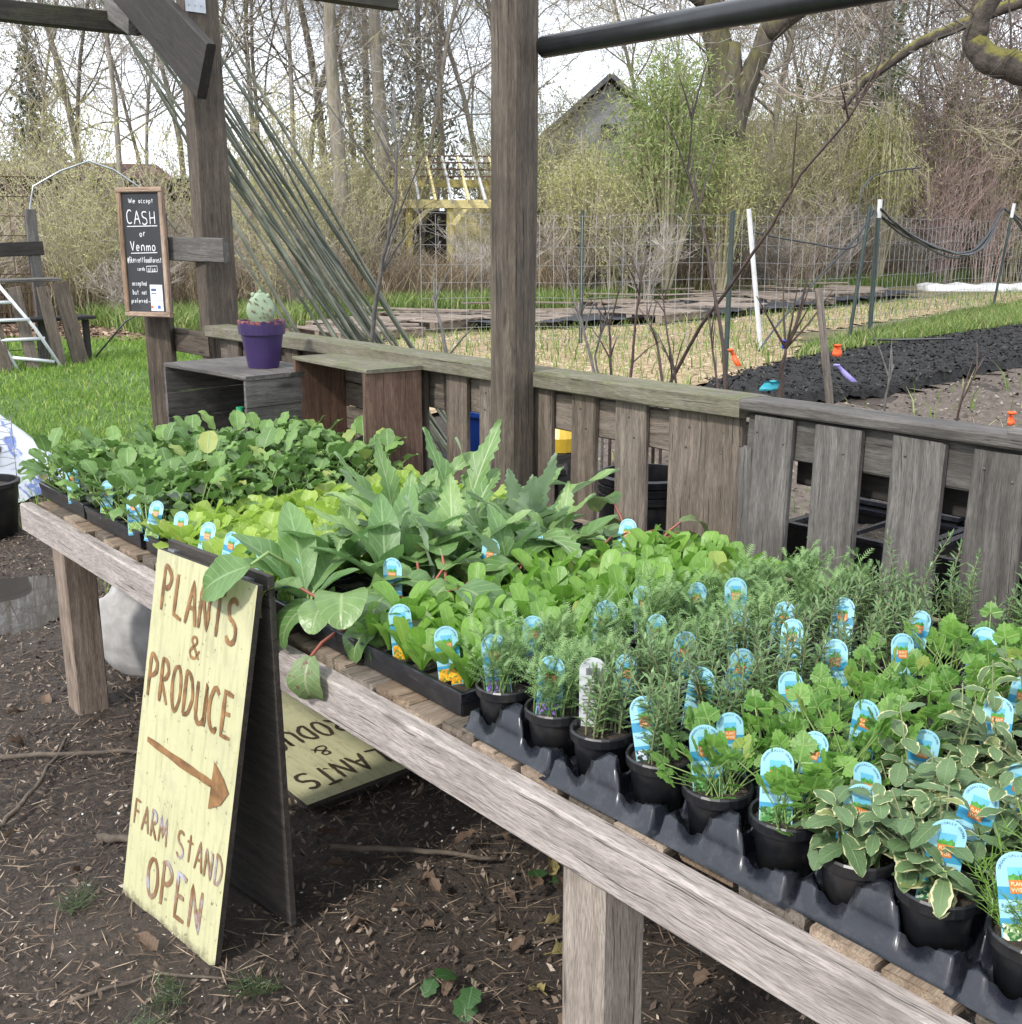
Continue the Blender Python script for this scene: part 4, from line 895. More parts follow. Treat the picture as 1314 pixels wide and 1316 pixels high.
for x, y_ in [(1.185, 3.11), (1.19, 3.01), (1.192, 2.84), (1.195, 2.69), (1.20, 2.57), (1.205, 2.50), (1.20, 2.37), (1.205, 2.27), (1.19, 3.35), (1.19, 3.62)]:
    plant_tag(x, y_, Z0 + .014, 'lettuce', math.radians(U(200, 225)), s=.95, group='tags along the lettuce tray edge', label='light blue plant tag turned sideways along the lettuce and brassica tray edge')
for x, y_ in [(1.61, 2.02), (1.75, 2.0), (1.35, 2.03), (2.0, 1.95), (1.8, 2.55)]:
    plant_tag(x, y_, Z0 + .03, 'lettuce', group='tags among the large leaved plants', label='light blue plant tag half hidden among the large leaved plants')
# ------------------------------------------------------------------ ground
def islandm(name, stops, rough=.9, trans=0.):
    q = NT(name); r = q.n('NewGeometry').outputs['Random Per Island']; col = q.ramp(r, stops)
    sh = q.bsdf(col, rough)
    if trans: sh = q.n('MixShader', {0: trans, 1: sh, 2: q.n('BsdfTranslucent', {'Color': col}).outputs[0]}).outputs[0]
    return q.done(sh)
q = NT('damp soil and bark mulch'); c = q.coord(off=False)
n1 = q.noise(c, 2.2, 5, .6); n2 = q.noise(c, 38, 8, .75); n3 = q.noise(c, 9, 6, .7)
col = q.ramp(n2, [(.30, (.016, .011, .008)), (.5, (.045, .030, .021)), (.72, (.11, .077, .055))])
col = q.mix(q.ramp(n1, [(.42, (0, 0, 0)), (.62, (.65, .65, .65))]), col, q.ramp(n3, [(.35, (.034, .026, .020)), (.7, (.095, .075, .06))]))
v = q.n('TexVoronoi', {'Vector': c, 'Scale': 55.}); fl = q.math('MULTIPLY', q.math('LESS_THAN', v.outputs['Distance'], .13), q.math('GREATER_THAN', q.n('SeparateXYZ', {0: v.outputs['Color']}).outputs[0], .93))
col = q.mix(fl, col, (.5, .47, .42))
wet = q.ramp(n1, [(.35, (.35, .35, .35)), (.55, (.9, .9, .9))])
hh = q.math('ADD', n2, q.math('MULTIPLY', n3, 1.5))
M_GROUND = q.done(q.bsdf(col, wet, q.bump(hh, .9, .03)))
def axis(lo, hi, fine0, fine1, step):
    a = list(np.arange(fine0, fine1 + 1e-6, step)); s = step; x = fine1
    while x < hi: s *= 1.5; x += s; a.append(x)
    s = step; x = fine0; pre = []
    while x > lo: s *= 1.5; x -= s; pre.append(x)
    return np.array(pre[::-1] + a)
xs = axis(-900, 1500, -1, 14, .12); ys = axis(-900, 1500, -1, 14, .12)
X, Y = np.meshgrid(xs, ys, indexing='ij'); rs = np.random.RandomState(3)
Z = gz(X, Y) + np.where((np.abs(X - 5) < 9) & (np.abs(Y - 6) < 9), .012 * np.sin(X * 5.1 + np.sin(Y * 3)) * np.sin(Y * 4.3 + X) + rs.uniform(-.006, .006, X.shape), 0)
ny = len(ys); idx = np.arange(len(xs) * ny).reshape(len(xs), ny)
F = np.stack([idx[:-1, :-1], idx[1:, :-1], idx[1:, 1:], idx[:-1, 1:]], -1).reshape(-1, 4)
g = link('ground', np_mesh('ground', np.stack([X, Y, Z], -1).reshape(-1, 3), F, M_GROUND, True)); tag(g, 'dark damp soil and bark mulch', 'ground', kind='structure')

def inside(px, py, poly):
    r = np.zeros(px.shape, bool); n = len(poly)
    for i in range(n):
        x1, y1 = poly[i]; x2, y2 = poly[(i + 1) % n]
        r ^= ((y1 > py) != (y2 > py)) & (px < (x2 - x1) * (py - y1) / (y2 - y1 + 1e-12) + x1)
    return r
def patch(name, poly, mat, dz, res, bump=.0, label=None, seed=1, mound=0):
    rs = np.random.RandomState(seed); P = np.array(poly); x0, y0 = P.min(0); x1, y1 = P.max(0)
    xs = np.arange(x0, x1 + res, res); ys = np.arange(y0, y1 + res, res); X, Y = np.meshgrid(xs, ys, indexing='ij')
    X = X + rs.uniform(-.3, .3, X.shape) * res; Y = Y + rs.uniform(-.3, .3, X.shape) * res
    Z = gz(X, Y) + dz + rs.uniform(-1, 1, X.shape) * bump
    cx_, cy_ = (X[:-1, :-1] + X[1:, 1:]) / 2, (Y[:-1, :-1] + Y[1:, 1:]) / 2
    m = inside(cx_ + rs.uniform(-1, 1, cx_.shape) * res * .8, cy_ + rs.uniform(-1, 1, cx_.shape) * res * .8, poly)
    if mound:                                                     # raise the inside, keep the rim on the ground
        mi = np.pad(m.astype(float), 1); v = (mi[:-1, :-1] + mi[1:, :-1] + mi[:-1, 1:] + mi[1:, 1:]) / 4; Z += np.where(v > .99, mound, -.01)
    ny = len(ys); idx = np.arange(len(xs) * ny).reshape(len(xs), ny)
    F = np.stack([idx[:-1, :-1], idx[1:, :-1], idx[1:, 1:], idx[:-1, 1:]], -1)[m]
    o = link(name, np_mesh(name, np.stack([X, Y, Z], -1).reshape(-1, 3), F, mat, True)); tag(o, label, None, kind='structure'); return o
M_TURF = soilm('turf base', (.03, .055, .012), (.06, .11, .02), (.10, .17, .03), 9, False)
M_CHIPS = soilm('wood chip path', (.06, .038, .024), (.16, .10, .065), (.28, .19, .13), 26)
M_STRAW = soilm('straw mulch', (.13, .092, .055), (.32, .235, .14), (.50, .40, .26), 14)
M_COMP = soilm('black compost', (.003, .003, .003), (.009, .0085, .009), (.022, .021, .021), 30, False)
M_ROUGH = soilm('rough weedy ground', (.05, .055, .02), (.12, .10, .045), (.20, .16, .09), 3, False)
M_DIRT = soilm('dry garden soil', (.05, .038, .03), (.105, .082, .066), (.17, .14, .115), 16)
LAWN = [(.6, 7.9), (2.2, 7.3), (2.6, 6.3), (3.3, 6.2), (4.4, 8.2), (6.0, 12), (5.4, 13.2), (3.5, 14.8), (0, 16), (-3, 15), (-3, 9)]
PATH = [(4.2, 14.2), (5.3, 12.4), (7, 11.5), (8.6, 13), (6.5, 17.4), (4.3, 17)]
STRAW = [(4.6, 7.2), (6.8, 6.3), (8.4, 6.5), (9.6, 7.0), (10.4, 7.5), (12, 8.7), (17, 9.5), (24, 10.8), (24, 12), (16.4, 11.2), (12.0, 10.7), (8.8, 11.2), (5.6, 10.9), (4.4, 9)]
BED = [(7.0, 5.6), (7.4, 6.3), (10.1, 6.75), (14.5, 7.2), (16, 6.6), (13.5, 5.7), (10.5, 5.15), (8.2, 5.1)]
DIRT = [(3.2, 1.0), (3.2, 5.6), (6.8, 6.2), (8, 5.0), (10.5, 5.1), (14.5, 5.8), (18, 5), (12, 0), (6, -1)]
ROUGH = [(2, 15), (5.5, 12.2), (6, 8.2), (9, 7.6), (17, 8.6), (30, 10), (60, 20), (70, 70), (10, 80), (-30, 60), (-20, 16)]
GRASSR = [(9.2, 6.75), (10.5, 6.9), (14.5, 7.4), (20, 8.4), (26, 9.8), (24, 10.4), (17, 9.1), (12.2, 7.9), (10.4, 7.4)]
VERGE = [(5.5, 13.4), (7.5, 13.4), (9.6, 14.6), (14.5, 14.3), (22, 14.8), (32, 15.9), (33, 17.6), (24, 16.2), (16, 15.2), (13, 16.6), (9, 16.8), (5.5, 17.5)]
patch('rough_ground', ROUGH, M_ROUGH, .012, .6)
patch('garden_soil', DIRT, M_DIRT, .016, .12, .012, seed=5)
patch('lawn', LAWN, M_TURF, .024, .1, .004)
patch('wood_chip_path', PATH, M_CHIPS, .03, .12, .01)
patch('straw_path', STRAW, M_STRAW, .028, .12, .012)
patch('compost_bed', BED, M_COMP, .03, .06, .022, mound=.06)
q = NT('puddle water'); M_WATER = q.done(q.bsdf((.05, .045, .04), .03, IOR=1.33, Specular_IOR_Level=1.0))
PUD = [(.8, 4.9), (1.05, 4.7), (1.3, 4.62), (1.55, 4.8), (1.70, 5.1), (1.6, 5.4), (1.3, 5.5), (.9, 5.4)]
dry = lambda x, y_: ~inside(x, y_, PUD)
patch('puddle', PUD, M_WATER, .0105, .012)
patch('puddle', [(1.45, 4.42), (1.62, 4.38), (1.75, 4.5), (1.62, 4.62), (1.45, 4.55)], M_WATER, .0105, .012)

# loose mulch, needles, grass: nobody could count these
def flakes(name, n, region, size, mat, label, cat, seed, asp=(.3, .8), tilt=.5, lift=.006, dens=None, base=None):
    rs = np.random.RandomState(seed); x = rs.uniform(region[0], region[1], n); y_ = rs.uniform(region[2], region[3], n)
    if dens is not None: k = dens(x, y_); x = x[k]; y_ = y_[k]; n = len(x)
    L = size[0] + (size[1] - size[0]) * rs.uniform(0, 1, n) ** 2.2; w = L * rs.uniform(asp[0], asp[1], n); a = rs.uniform(0, 6.283, n)
    dx, dy = np.cos(a), np.sin(a); z = (base if base is not None else gz(x, y_)) + lift + rs.uniform(0, .008, n); t1 = rs.uniform(-tilt, tilt, n); t2 = rs.uniform(-tilt, tilt, n)
    def P(i, j, s=1.): return np.stack([x + dx * L * i / 2 - dy * w * j / 2, y_ + dy * L * i / 2 + dx * w * j / 2, z + t1 * L * i / 2 + t2 * w * j / 2], -1)
    V = np.stack([P(-1, -.8), P(.1, -1), P(1, .2), P(-.3, 1)], 1).reshape(-1, 3)
    o = link(name, np_mesh(name, V, np.arange(n * 4).reshape(n, 4), mat)); return tag(o, label, cat, kind='stuff')
M_CHIP = islandm('bark chip colours', [(0, (.025, .018, .013)), (.35, (.06, .042, .031)), (.6, (.105, .074, .054)), (.8, (.16, .117, .086)), (.93, (.25, .19, .145)), (1, (.42, .35, .28))])
M_NEED = islandm('dry needle colours', [(0, (.05, .033, .022)), (.5, (.15, .10, .065)), (1, (.34, .26, .18))])
M_PERL = islandm('pale fleck colours', [(0, (.35, .33, .3)), (1, (.7, .68, .62))])
flakes('bark_mulch', 90000, (.2, 3.2, .9, 7.6), (.004, .024), M_CHIP, 'brown bark mulch scattered over the soil', 'mulch', 1, (.15, .6), lift=.008, tilt=.8, dens=dry)
flakes('dry_needles', 26000, (.2, 3.0, .9, 7), (.02, .085), M_NEED, 'dry needles and fine twigs over the soil', 'needles', 2, (.025, .05), .18, .016, dry)
flakes('pale_flecks', 700, (.3, 2.4, 1.0, 5), (.003, .011), M_PERL, 'white perlite flecks on the soil', 'flecks', 3, (.6, 1), .5, .02, dry)
flakes('straw_litter', 42000, (4.4, 24, 6.2, 12), (.03, .15), islandm('straw colours', [(0, (.26, .18, .10)), (.5, (.46, .36, .22)), (1, (.62, .53, .37))]), 'loose pale straw on the path', 'straw', 4, (.06, .14), .3, .04, lambda x, y_: inside(x, y_, STRAW))
flakes('path_chips', 9000, (4, 9, 11, 18), (.04, .14), islandm('chip path colours', [(0, (.07, .04, .025)), (.6, (.20, .13, .085)), (1, (.36, .26, .18))]), 'brown wood chips on the garden path', 'wood chips', 5, (.3, .7), .5, .04, lambda x, y_: inside(x, y_, PATH))
flakes('compost_crumbs', 30000, (6.8, 16, 4.8, 7.4), (.012, .045), islandm('compost crumb colours', [(0, (.003, .003, .003)), (.7, (.018, .017, .017)), (1, (.06, .055, .05))]), 'black crumbs on the compost bed', 'compost', 6, (.5, .9), .8, .092, lambda x, y_: inside(x, y_, BED))
flakes('soil_crumbs', 30000, (3.2, 16, -1, 6.2), (.01, .045), islandm('soil crumb colours', [(0, (.04, .03, .022)), (.6, (.12, .095, .075)), (1, (.30, .25, .20))]), 'dry crumbs on the garden soil', 'soil', 7, (.4, .9), .7, .03, lambda x, y_: inside(x, y_, DIRT) & ~inside(x, y_, BED))
def grass(name, poly, n, h, w, mat, label, seed, lean=.5, dens=None):
    rs = np.random.RandomState(seed); P = np.array(poly); x0, y0 = P.min(0); x1, y1 = P.max(0)
    x = rs.uniform(x0, x1, n * 4); y_ = rs.uniform(y0, y1, n * 4); k = inside(x, y_, poly)
    cl = np.sin(x * 3.1 + np.sin(y_ * 2.3)) * np.sin(y_ * 3.7 + x * .8); k &= rs.uniform(-1.2, 1.0, len(x)) < cl + .5
    if dens is not None: k &= dens(x, y_)
    x = x[k][:n]; y_ = y_[k][:n]; n = len(x); hh = rs.uniform(h[0], h[1], n); a = rs.uniform(0, 6.283, n); b_ = rs.uniform(0, 6.283, n); ww = w * rs.uniform(.6, 1.3, n)
    z = gz(x, y_) + .01; l1 = hh * rs.uniform(.05, lean, n) * .4; l2 = hh * rs.uniform(.2, lean + .3, n)
    def P3(s, lx, f): return np.stack([x + np.cos(a) * ww * s + np.cos(b_) * lx, y_ + np.sin(a) * ww * s + np.sin(b_) * lx, z + hh * f], -1)
    V = np.stack([P3(-.5, 0, 0), P3(.5, 0, 0), P3(.4, l1, .55), P3(-.4, l1, .55), P3(0, l2, 1.)], 1).reshape(-1, 3); i = np.arange(n)[:, None] * 5
    F = np.concatenate([i + np.array([[0, 1, 2]]), i + np.array([[0, 2, 3]]), i + np.array([[3, 2, 4]])], 0)
    o = link(name, np_mesh(name, V, F, mat)); return tag(o, label, 'grass', kind='stuff')
M_GRASS = islandm('lawn blade colours', [(0, (.09, .17, .022)), (.5, (.16, .29, .035)), (.9, (.26, .38, .06)), (1, (.36, .36, .14))], .6, .3)
M_GRASS2 = islandm('verge blade colours', [(0, (.07, .13, .025)), (.55, (.16, .25, .05)), (.8, (.26, .32, .10)), (1, (.38, .33, .17))], .6, .3)
M_DRY = islandm('dry grass colours', [(0, (.13, .095, .06)), (.5, (.25, .19, .12)), (1, (.42, .34, .23))], .8, .2)
grass('lawn_grass', LAWN, 80000, (.03, .08), .010, M_GRASS, 'bright green lawn grass', 1)
grass('garden_grass', GRASSR, 26000, (.05, .2), .014, M_GRASS2, 'green grass strip beside the compost bed', 2)
grass('verge_grass', VERGE, 34000, (.12, .38), .018, M_GRASS2, 'green verge along the thicket', 3)
BRUSHL = [(4.2, 17.0), (7.8, 15.3), (9.9, 15.7), (13, 15.6), (17, 14.4), (24, 15.6), (34, 16.4), (35, 19.5), (24, 18.6), (17, 17), (13, 18.5), (9.9, 19), (4, 20)]
grass('dry_grass', BRUSHL, 36000, (.35, 1.05), .016, M_DRY, 'tall dry grass at the foot of the thicket', 4, .8)
grass('straw_weeds', STRAW, 5000, (.05, .2), .012, M_GRASS2, 'green shoots in the straw path', 5)
grass('bench_weeds', [(1.6, 4.2), (2.1, 4.0), (2.5, 5.2), (2.3, 7.4), (1.7, 7.4), (1.8, 5.6)], 1800, (.03, .11), .006, M_GRASS, 'small weeds under and beside the bench', 6)
grass('bed_weeds', DIRT, 700, (.08, .25), .012, M_GRASS2, 'scattered weeds on the garden soil', 7)

# fallen branches, dead leaves, a fallen tag
M_TWIG = plain('dead branch bark', (.13, .10, .075), .85, .3, 30, .5)
for i, (pts, r, lab) in enumerate([([(1.36, 2.36, .02), (1.5, 2.22, .025), (1.66, 2.04, .02)], .010, 'straight grey stick lying on the soil behind the folding sign'),
    ([(1.72, 2.14, .015), (1.80, 2.06, .05), (1.82, 1.86, .06), (1.70, 1.66, .03)], .004, 'thin pale arching twig on the soil under the bench'),
    ([(.72, 3.6, .015), (.9, 3.45, .02), (1.1, 3.32, .02), (1.34, 3.15, .015)], .011, 'long knobbly branch lying between the bench leg and the sign'),
    ([(.55, 3.1, .012), (.72, 3.05, .02), (.86, 3.2, .02), (1.05, 3.5, .015)], .010, 'bent dark branch lying across the soil left of the sign'),
    ([(.9, 2.82, .015), (.98, 2.74, .018), (1.05, 2.68, .015)], .014, 'short broken stick poking out beside the sign'),
    ([(.62, 2.2, .012), (.8, 2.16, .014), (.98, 1.96, .012)], .005, 'thin twig lying in front of the sign'),
    ([(1.5, 1.72, .012), (1.62, 1.66, .02), (1.74, 1.5, .012)], .004, 'thin straw coloured twig near the pale bench leg')]):
    pv = [Vector(p) for p in pts]; cc = pv[len(pv) // 2]; fine = []
    for k in range(len(pv) - 1):
        for m in range(5): fine.append(pv[k].lerp(pv[k + 1], m / 5) + Vector((U(-1, 1) * r * .7, U(-1, 1) * r * .7, 0)))
    fine.append(pv[-1]); b = MB(); b.tube([p - cc for p in fine], [r * (1 - .5 * k / len(fine)) for k in range(len(fine))], 6)
    o = place(link('fallen_branch', b.mesh('fallen_branch', M_TWIG, True)), T(cc)); tag(o, lab, 'branch')
M_DEAD = leafm('dead leaf', (.085, .052, .034), (.20, .135, .09), (.2, .14, .09), trans=.1, rough=.8)
DEAD = [leaf_mesh('dead_leaf', M_DEAD, U(.05, .08), U(.035, .055), 'ovate', .02, U(-1.2, 1.2), U(.3, .9), .12, .2, 7, 4, .001, None, i) for i in range(5)]
for i in range(80):
    x = U(1.25, 2.1); y_ = U(1.35, 2.9) if i < 62 else U(2, 4)
    if i >= 62: x = U(.6, 1.6)
    o = place(link('dead_leaf', R.choice(DEAD)), T(x, y_, U(.022, .035)) @ RZ(U(0, 6.28)) @ RX(U(-.4, .4)) @ S(U(.6, 1.1))); tag(o, 'curled brown dead leaf lying on the dark soil', 'leaf', 'dead leaves on the soil')
IVY = leaf_mesh('ivy_leaf', leafm('ivy leaf', (.04, .10, .03), (.06, .14, .04)), .05, .05, 'ovate', .02, .3, .1, .02, .25, 6, 4, .001, None, 3)
for i in range(6):
    x, y_ = (1.24 + U(-.05, .05), 1.70 + U(-.05, .05)) if i < 4 else (1.66 + U(-.03, .03), 1.86)
    o = place(link('ivy_leaf', IVY), T(x, y_, U(.03, .06)) @ RZ(U(0, 6.28)) @ RY(U(-.3, .3)) @ S(U(.8, 1.2))); tag(o, 'dark green pointed leaf growing low on the bare soil', 'leaf', 'green leaves on the soil')
FT = [(.8, 2.12), (.98, 1.94), (.62, 2.0), (.72, 2.5)]
for i, (x, y_) in enumerate(FT):
    b = MB(); q2 = random.Random(i)
    for k in range(70):
        a = q2.uniform(0, 6.28); s = q2.uniform(.1, 1); p = Vector((s * .07, q2.uniform(-.02, .02), .008)); b.tube([p, p + Vector((math.cos(a) * .03 + .012, math.sin(a) * .03, q2.uniform(.0, .02)))], [.0009, .0004], 3, False)
    b.tube([(0, 0, .005), (.09, 0, .01)], .002, 4)
    o = place(link('fir_twig', b.mesh('fir_twig', plain('fir needles', (.05, .075, .025), .6, .2))), T(x, y_, .012) @ RZ(U(0, 6.28)) @ S(1.3)); tag(o, 'small green fir twig lying on the mulch in front of the sign', 'twig', 'fir twigs on the mulch')
b = MB(); b.tube([(0, 0, 0), (.01, .03, .012), (.03, .06, .01), (.035, .09, 0)], .008, 6)
o = place(link('fallen_tag', b.mesh('fallen_tag', M_TAGL)), T(1.52, 4.25, .03)); tag(o, 'curled pale blue plant tag dropped on the soil past the bench leg', 'plant tag')

# ------------------------------------------------------------------ behind the railing: blue crate, pots, soil trays, saplings with ribbons
bc = thing('plastic_crate', 'blue plastic crate seen between the railing slats', 'crate', (2.95, 3.70, .66))
b = MB(); b.box((0, 0, .10), (.2, .2, .2)); lpart('body', b.mesh('body', plain('blue crate plastic', (.02, .09, .5), .4, .1)), bc, T(0, 0, 0))
b = MB(); b.box((0, 0, .208), (.22, .22, .02)); lpart('rim', b.mesh('rim', plain('blue rim plastic', (.03, .13, .62), .4, .1)), bc, T(0, 0, 0.003))
board('shelf_plank', (2.75, 3.9, .643), (3.2, 3.45, .643), .3, .03, M_DARKW, None); tag(bpy.data.objects['shelf_plank'], 'plank shelf carrying the blue crate behind the railing', 'shelf')
yb = thing('yellow_toy', 'small yellow container behind the railing slats', 'container', (3.2, 3.50, .70)); b = MB(); b.lathe([(0, 0), (.07, 0), (.08, .06), (.06, .1), (0, .11)], 16); lpart('body', b.mesh('body', plain('yellow plastic', (.6, .4, .04), .4)), yb, T(0, 0, 0)); b = MB(); b.box((0, 0, -.35), (.14, .14, .69)); lpart('pedestal', b.mesh('pedestal', M_DARKW), yb, T(0, 0, 0))
def nursery_pot(x, y_, z, r, h, label, stack=1, group=None):
    t = thing('nursery_pot', label, 'pot', (x, y_, z), U(0, 3), group); b = MB()
    b.lathe([(0, 0), (r * .8, 0), (r * .97, h * .86)], 26); lpart('wall', b.mesh('wall', M_BLACK, True), t, T(0, 0, 0))
    b = MB(); pr_ = [(r * .96, h * .84)]
    for k in range(stack): z0 = h * .86 + k * .03; pr_ += [(r * 1.03, z0), (r * 1.04, z0 + .022), (r * .99, z0 + .026)]
    pr_ += [(r * .93, pr_[-1][1]), (r * .91, h * .8)]; b.lathe(pr_, 26); lpart('rim', b.mesh('rim', M_BLACK), t, T(0, 0, 0))
    b = MB(); b.lathe([(0, h * .83), (r * .5, h * .84), (r * .93, h * .82)], 18); lpart('soil', b.mesh('soil', M_SOIL), t, T(0, 0, 0)); return t
nursery_pot(2.86, 2.68, .42, .165, .32, 'stack of round black nursery pots behind the brown railing', 3)
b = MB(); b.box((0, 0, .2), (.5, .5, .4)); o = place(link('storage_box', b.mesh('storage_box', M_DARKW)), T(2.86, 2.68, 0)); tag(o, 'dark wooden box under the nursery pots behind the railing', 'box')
nursery_pot(1.60, 6.28, 0, .175, .35, 'large black nursery pot with a dry stick standing left of the bench')
nursery_pot(1.72, 6.95, .05, .16, .36, 'black nursery pot farther back left of the bench')
b = MB(); b.tube([(0, 0, 0), (.02, .01, .12), (.05, .0, .22)], [.006, .004, .002], 5); b.tube([(.02, .01, .1), (-.03, .03, .17)], .003, 4); o = place(link('dry_stick', b.mesh('dry_stick', M_TWIG)), T(1.64, 6.24, .28)); tag(o, 'dry plant stick standing in the large black pot', 'stick')
b = MB()
for k in range(4): b.tube([(.17 * math.cos(t / 12 * 6.28), .17 * math.sin(t / 12 * 6.28), .42 + k * .07) for t in range(13)], .0025, 4, False)
for k in range(3): b.tube([(.17 * math.cos(k * 2.1), .17 * math.sin(k * 2.1), .2), (.17 * math.cos(k * 2.1), .17 * math.sin(k * 2.1), .66)], .0025, 4, False)
o = place(link('wire_cage', b.mesh('wire_cage', M_METAL)), T(1.60, 6.28, 0)); tag(o, 'round galvanised wire cage standing on the large black pot', 'wire cage')
TB = [b_ for b_ in [(2.76, 1.70, .52), (2.76, 1.29, .52), (3.09, 1.75, .54), (3.09, 1.33, .54), (2.76, .87, .52), (3.42, 1.8, .56), (3.42, 1.38, .56)]]
b = MB(); Hh, a = .27, .005
for (x0, x1, y0, y1) in ((-.15, .15, -.19, -.185), (-.15, .15, .185, .19), (-.15, -.145, -.185, .185), (.145, .15, -.185, .185)): b.box(((x0 + x1) / 2, (y0 + y1) / 2, Hh / 2), (x1 - x0, y1 - y0, Hh))
b.box((0, 0, .003), (.29, .37, .006)); TWALL = b.mesh('wall', M_BLACK)
b = MB()
for (x0, x1, y0, y1) in ((-.16, .16, -.2, -.178), (-.16, .16, .178, .2), (-.16, -.138, -.178, .178), (.138, .16, -.178, .178), (-.138, .138, -.006, .006)): b.box(((x0 + x1) / 2, (y0 + y1) / 2, Hh + .006), (x1 - x0, y1 - y0, .012))
TRIM = b.mesh('rim', M_TRAY); b = MB(); q2 = random.Random(1); V = [(-.145 + .29 * i / 10, -.185 + .37 * j / 12, Hh - .03 + q2.uniform(-.008, .012)) for i in range(11) for j in range(13)]
b.add(V, [(i * 13 + j, (i + 1) * 13 + j, (i + 1) * 13 + j + 1, i * 13 + j + 1) for i in range(10) for j in range(12)]); TSOIL = b.mesh('soil', soilm('chippy pot soil', (.03, .022, .016), (.09, .07, .05), (.26, .2, .15), 90))
for x, y_, z in TB:
    t = thing('soil_tray', 'black plastic bin of chippy soil on the shelf behind the grey pallet', 'bin', (x, y_, z), U(-.05, .05), 'soil bins behind the grey pallet'); lpart('wall', TWALL, t, T(0, 0, 0)); lpart('rim', TRIM, t, T(0, 0, 0)); lpart('soil', TSOIL, t, T(0, 0, 0))
sh = thing('pot_shelf', 'low dark plank shelf carrying the soil bins', 'shelf', (3.0, 1.3, 0))
for i, (x, z) in enumerate(((2.76, .505), (3.09, .525), (3.42, .545))): board('plank', (x, .5, z), (x, 1.9, z), .29, .022, M_DARKW, sh, var=i)
for x, z in ((2.76, .49), (3.09, .51), (3.42, .53)):
    for y_ in (.6, 1.8): board('leg', (x, y_, -.02), (x, y_, z), .07, .07, M_DARKW, sh, up=(1, 0, 0))

M_CANE = plain('bare cane bark', (.085, .055, .045), .6, .25, 30)
M_CANE2 = plain('grey cane bark', (.13, .12, .11), .7, .25, 30)
RIB = {c: plain(c + ' ribbon', v, .5, .05) for c, v in (('orange', (.75, .10, .015)), ('blue', (.03, .06, .42)), ('violet', (.36, .30, .68)), ('teal', (.02, .26, .33)))}
def sapling(pts, r, label, twigs=5, mat=M_CANE, name='bare_sapling', seed=0, cat='sapling', group=None, tl=.3):
    q2 = random.Random(seed); pv = [Vector(p) for p in pts]; base = Vector((pv[0].x, pv[0].y, float(gz(pv[0].x, pv[0].y)))); t = thing(name, label, cat, base, 0, group)
    fine = [base - Vector((0, 0, .03))]
    for k in range(len(pv) - 1):
        for m in range(4): fine.append(pv[k].lerp(pv[k + 1], (m + .01) / 4) + Vector((q2.uniform(-1, 1), q2.uniform(-1, 1), 0)) * r * .35)
    fine.append(pv[-1]); n = len(fine); b = MB(); b.tube([p - base for p in fine], [r * (1 - .75 * k / n) for k in range(n)], 6); lpart('stem', b.mesh('stem', mat, True), t, T(0, 0, 0))
    for k in range(twigs):
        b = MB()
        i = q2.randrange(n // 4, n - 1); p = fine[i] - base; d = (fine[i + 1] - fine[i]).normalized(); e = (d + Vector((q2.uniform(-1, 1), q2.uniform(-1, 1), q2.uniform(-.1, .6)))).normalized(); L = tl * q2.uniform(.4, 1.1)
        b.tube([p, p + e * L * .5 + Vector((0, 0, .01)), p + e * L], [r * .45, r * .35, r * .15], 4, False); lpart('twig', b.mesh('twig', mat), t, T(0, 0, 0))
    return t
sapling([(3.6, 3.33, .85), (3.6, 3.09, 1.23), (3.6, 2.8, 1.57), (3.6, 2.64, 1.81), (3.6, 2.45, 1.99), (3.6, 2.34, 2.17), (3.6, 2.33, 2.5)], .009, 'long bare branch arching up above the railing past the fence posts', 5, seed=1)
sapling([(3.42, 2.78, .8), (3.4, 2.8, 1.17), (3.4, 2.9, 1.54), (3.4, 3.01, 1.83), (3.4, 3.0, 2.08)], .010, 'thin bare upright stem behind the mossy cap rail', 6, seed=2)
SPL = [((3.4, 3.5, 1.0), (3.4, 3.6, 1.25), (3.4, 3.73, 1.5)), ((3.4, 3.29, 1.0), (3.4, 3.26, 1.3), (3.4, 3.22, 1.52)), ((3.4, 3.03, 1.0), (3.4, 3.1, 1.25), (3.4, 3.13, 1.42)), ((3.5, 2.9, 1.0), (3.5, 2.95, 1.2), (3.5, 2.93, 1.34)), ((3.45, 3.15, 1.0), (3.45, 3.2, 1.2), (3.45, 3.3, 1.3)), ((3.3, 3.35, .9), (3.3, 3.4, 1.1), (3.3, 3.36, 1.24)), ((3.3, 2.95, .9), (3.3, 2.97, 1.1), (3.3, 3.05, 1.22)), ((3.6, 3.6, .9), (3.6, 3.62, 1.2), (3.6, 3.55, 1.4)), ((3.2, 1.75, .7), (3.2, 1.72, 1.1), (3.2, 1.66, 1.24)), ((3.2, 1.98, .7), (3.2, 1.97, 1.1), (3.2, 1.95, 1.2))]
for i, p in enumerate(SPL): sapling(p, U(.005, .009), 'short bare sapling stem standing in a row behind the railing', 5, R.choice((M_CANE, M_CANE2)), seed=10 + i, group='short bare saplings behind the railing', tl=.16)
t = sapling([(3.6, 2.68, .9), (3.6, 2.67, 1.05), (3.6, 2.66, 1.18)], .016, 'knotty bare rootstock with a bunch of shoots and a blue ribbon', 0, seed=40)
b = MB(); q2 = random.Random(6)
for k in range(8):
    a = q2.uniform(0, 6.28); s = q2.uniform(.03, .2); b.tube([(0, 0, 0), (math.cos(a) * s * .5, math.sin(a) * s * .5, .1), (math.cos(a) * s, math.sin(a) * s, q2.uniform(.12, .34))], [.005, .004, .0015], 4, False)
place(link('shoots', b.mesh('shoots', M_CANE)), T(3.6, 2.66, 1.17), t)
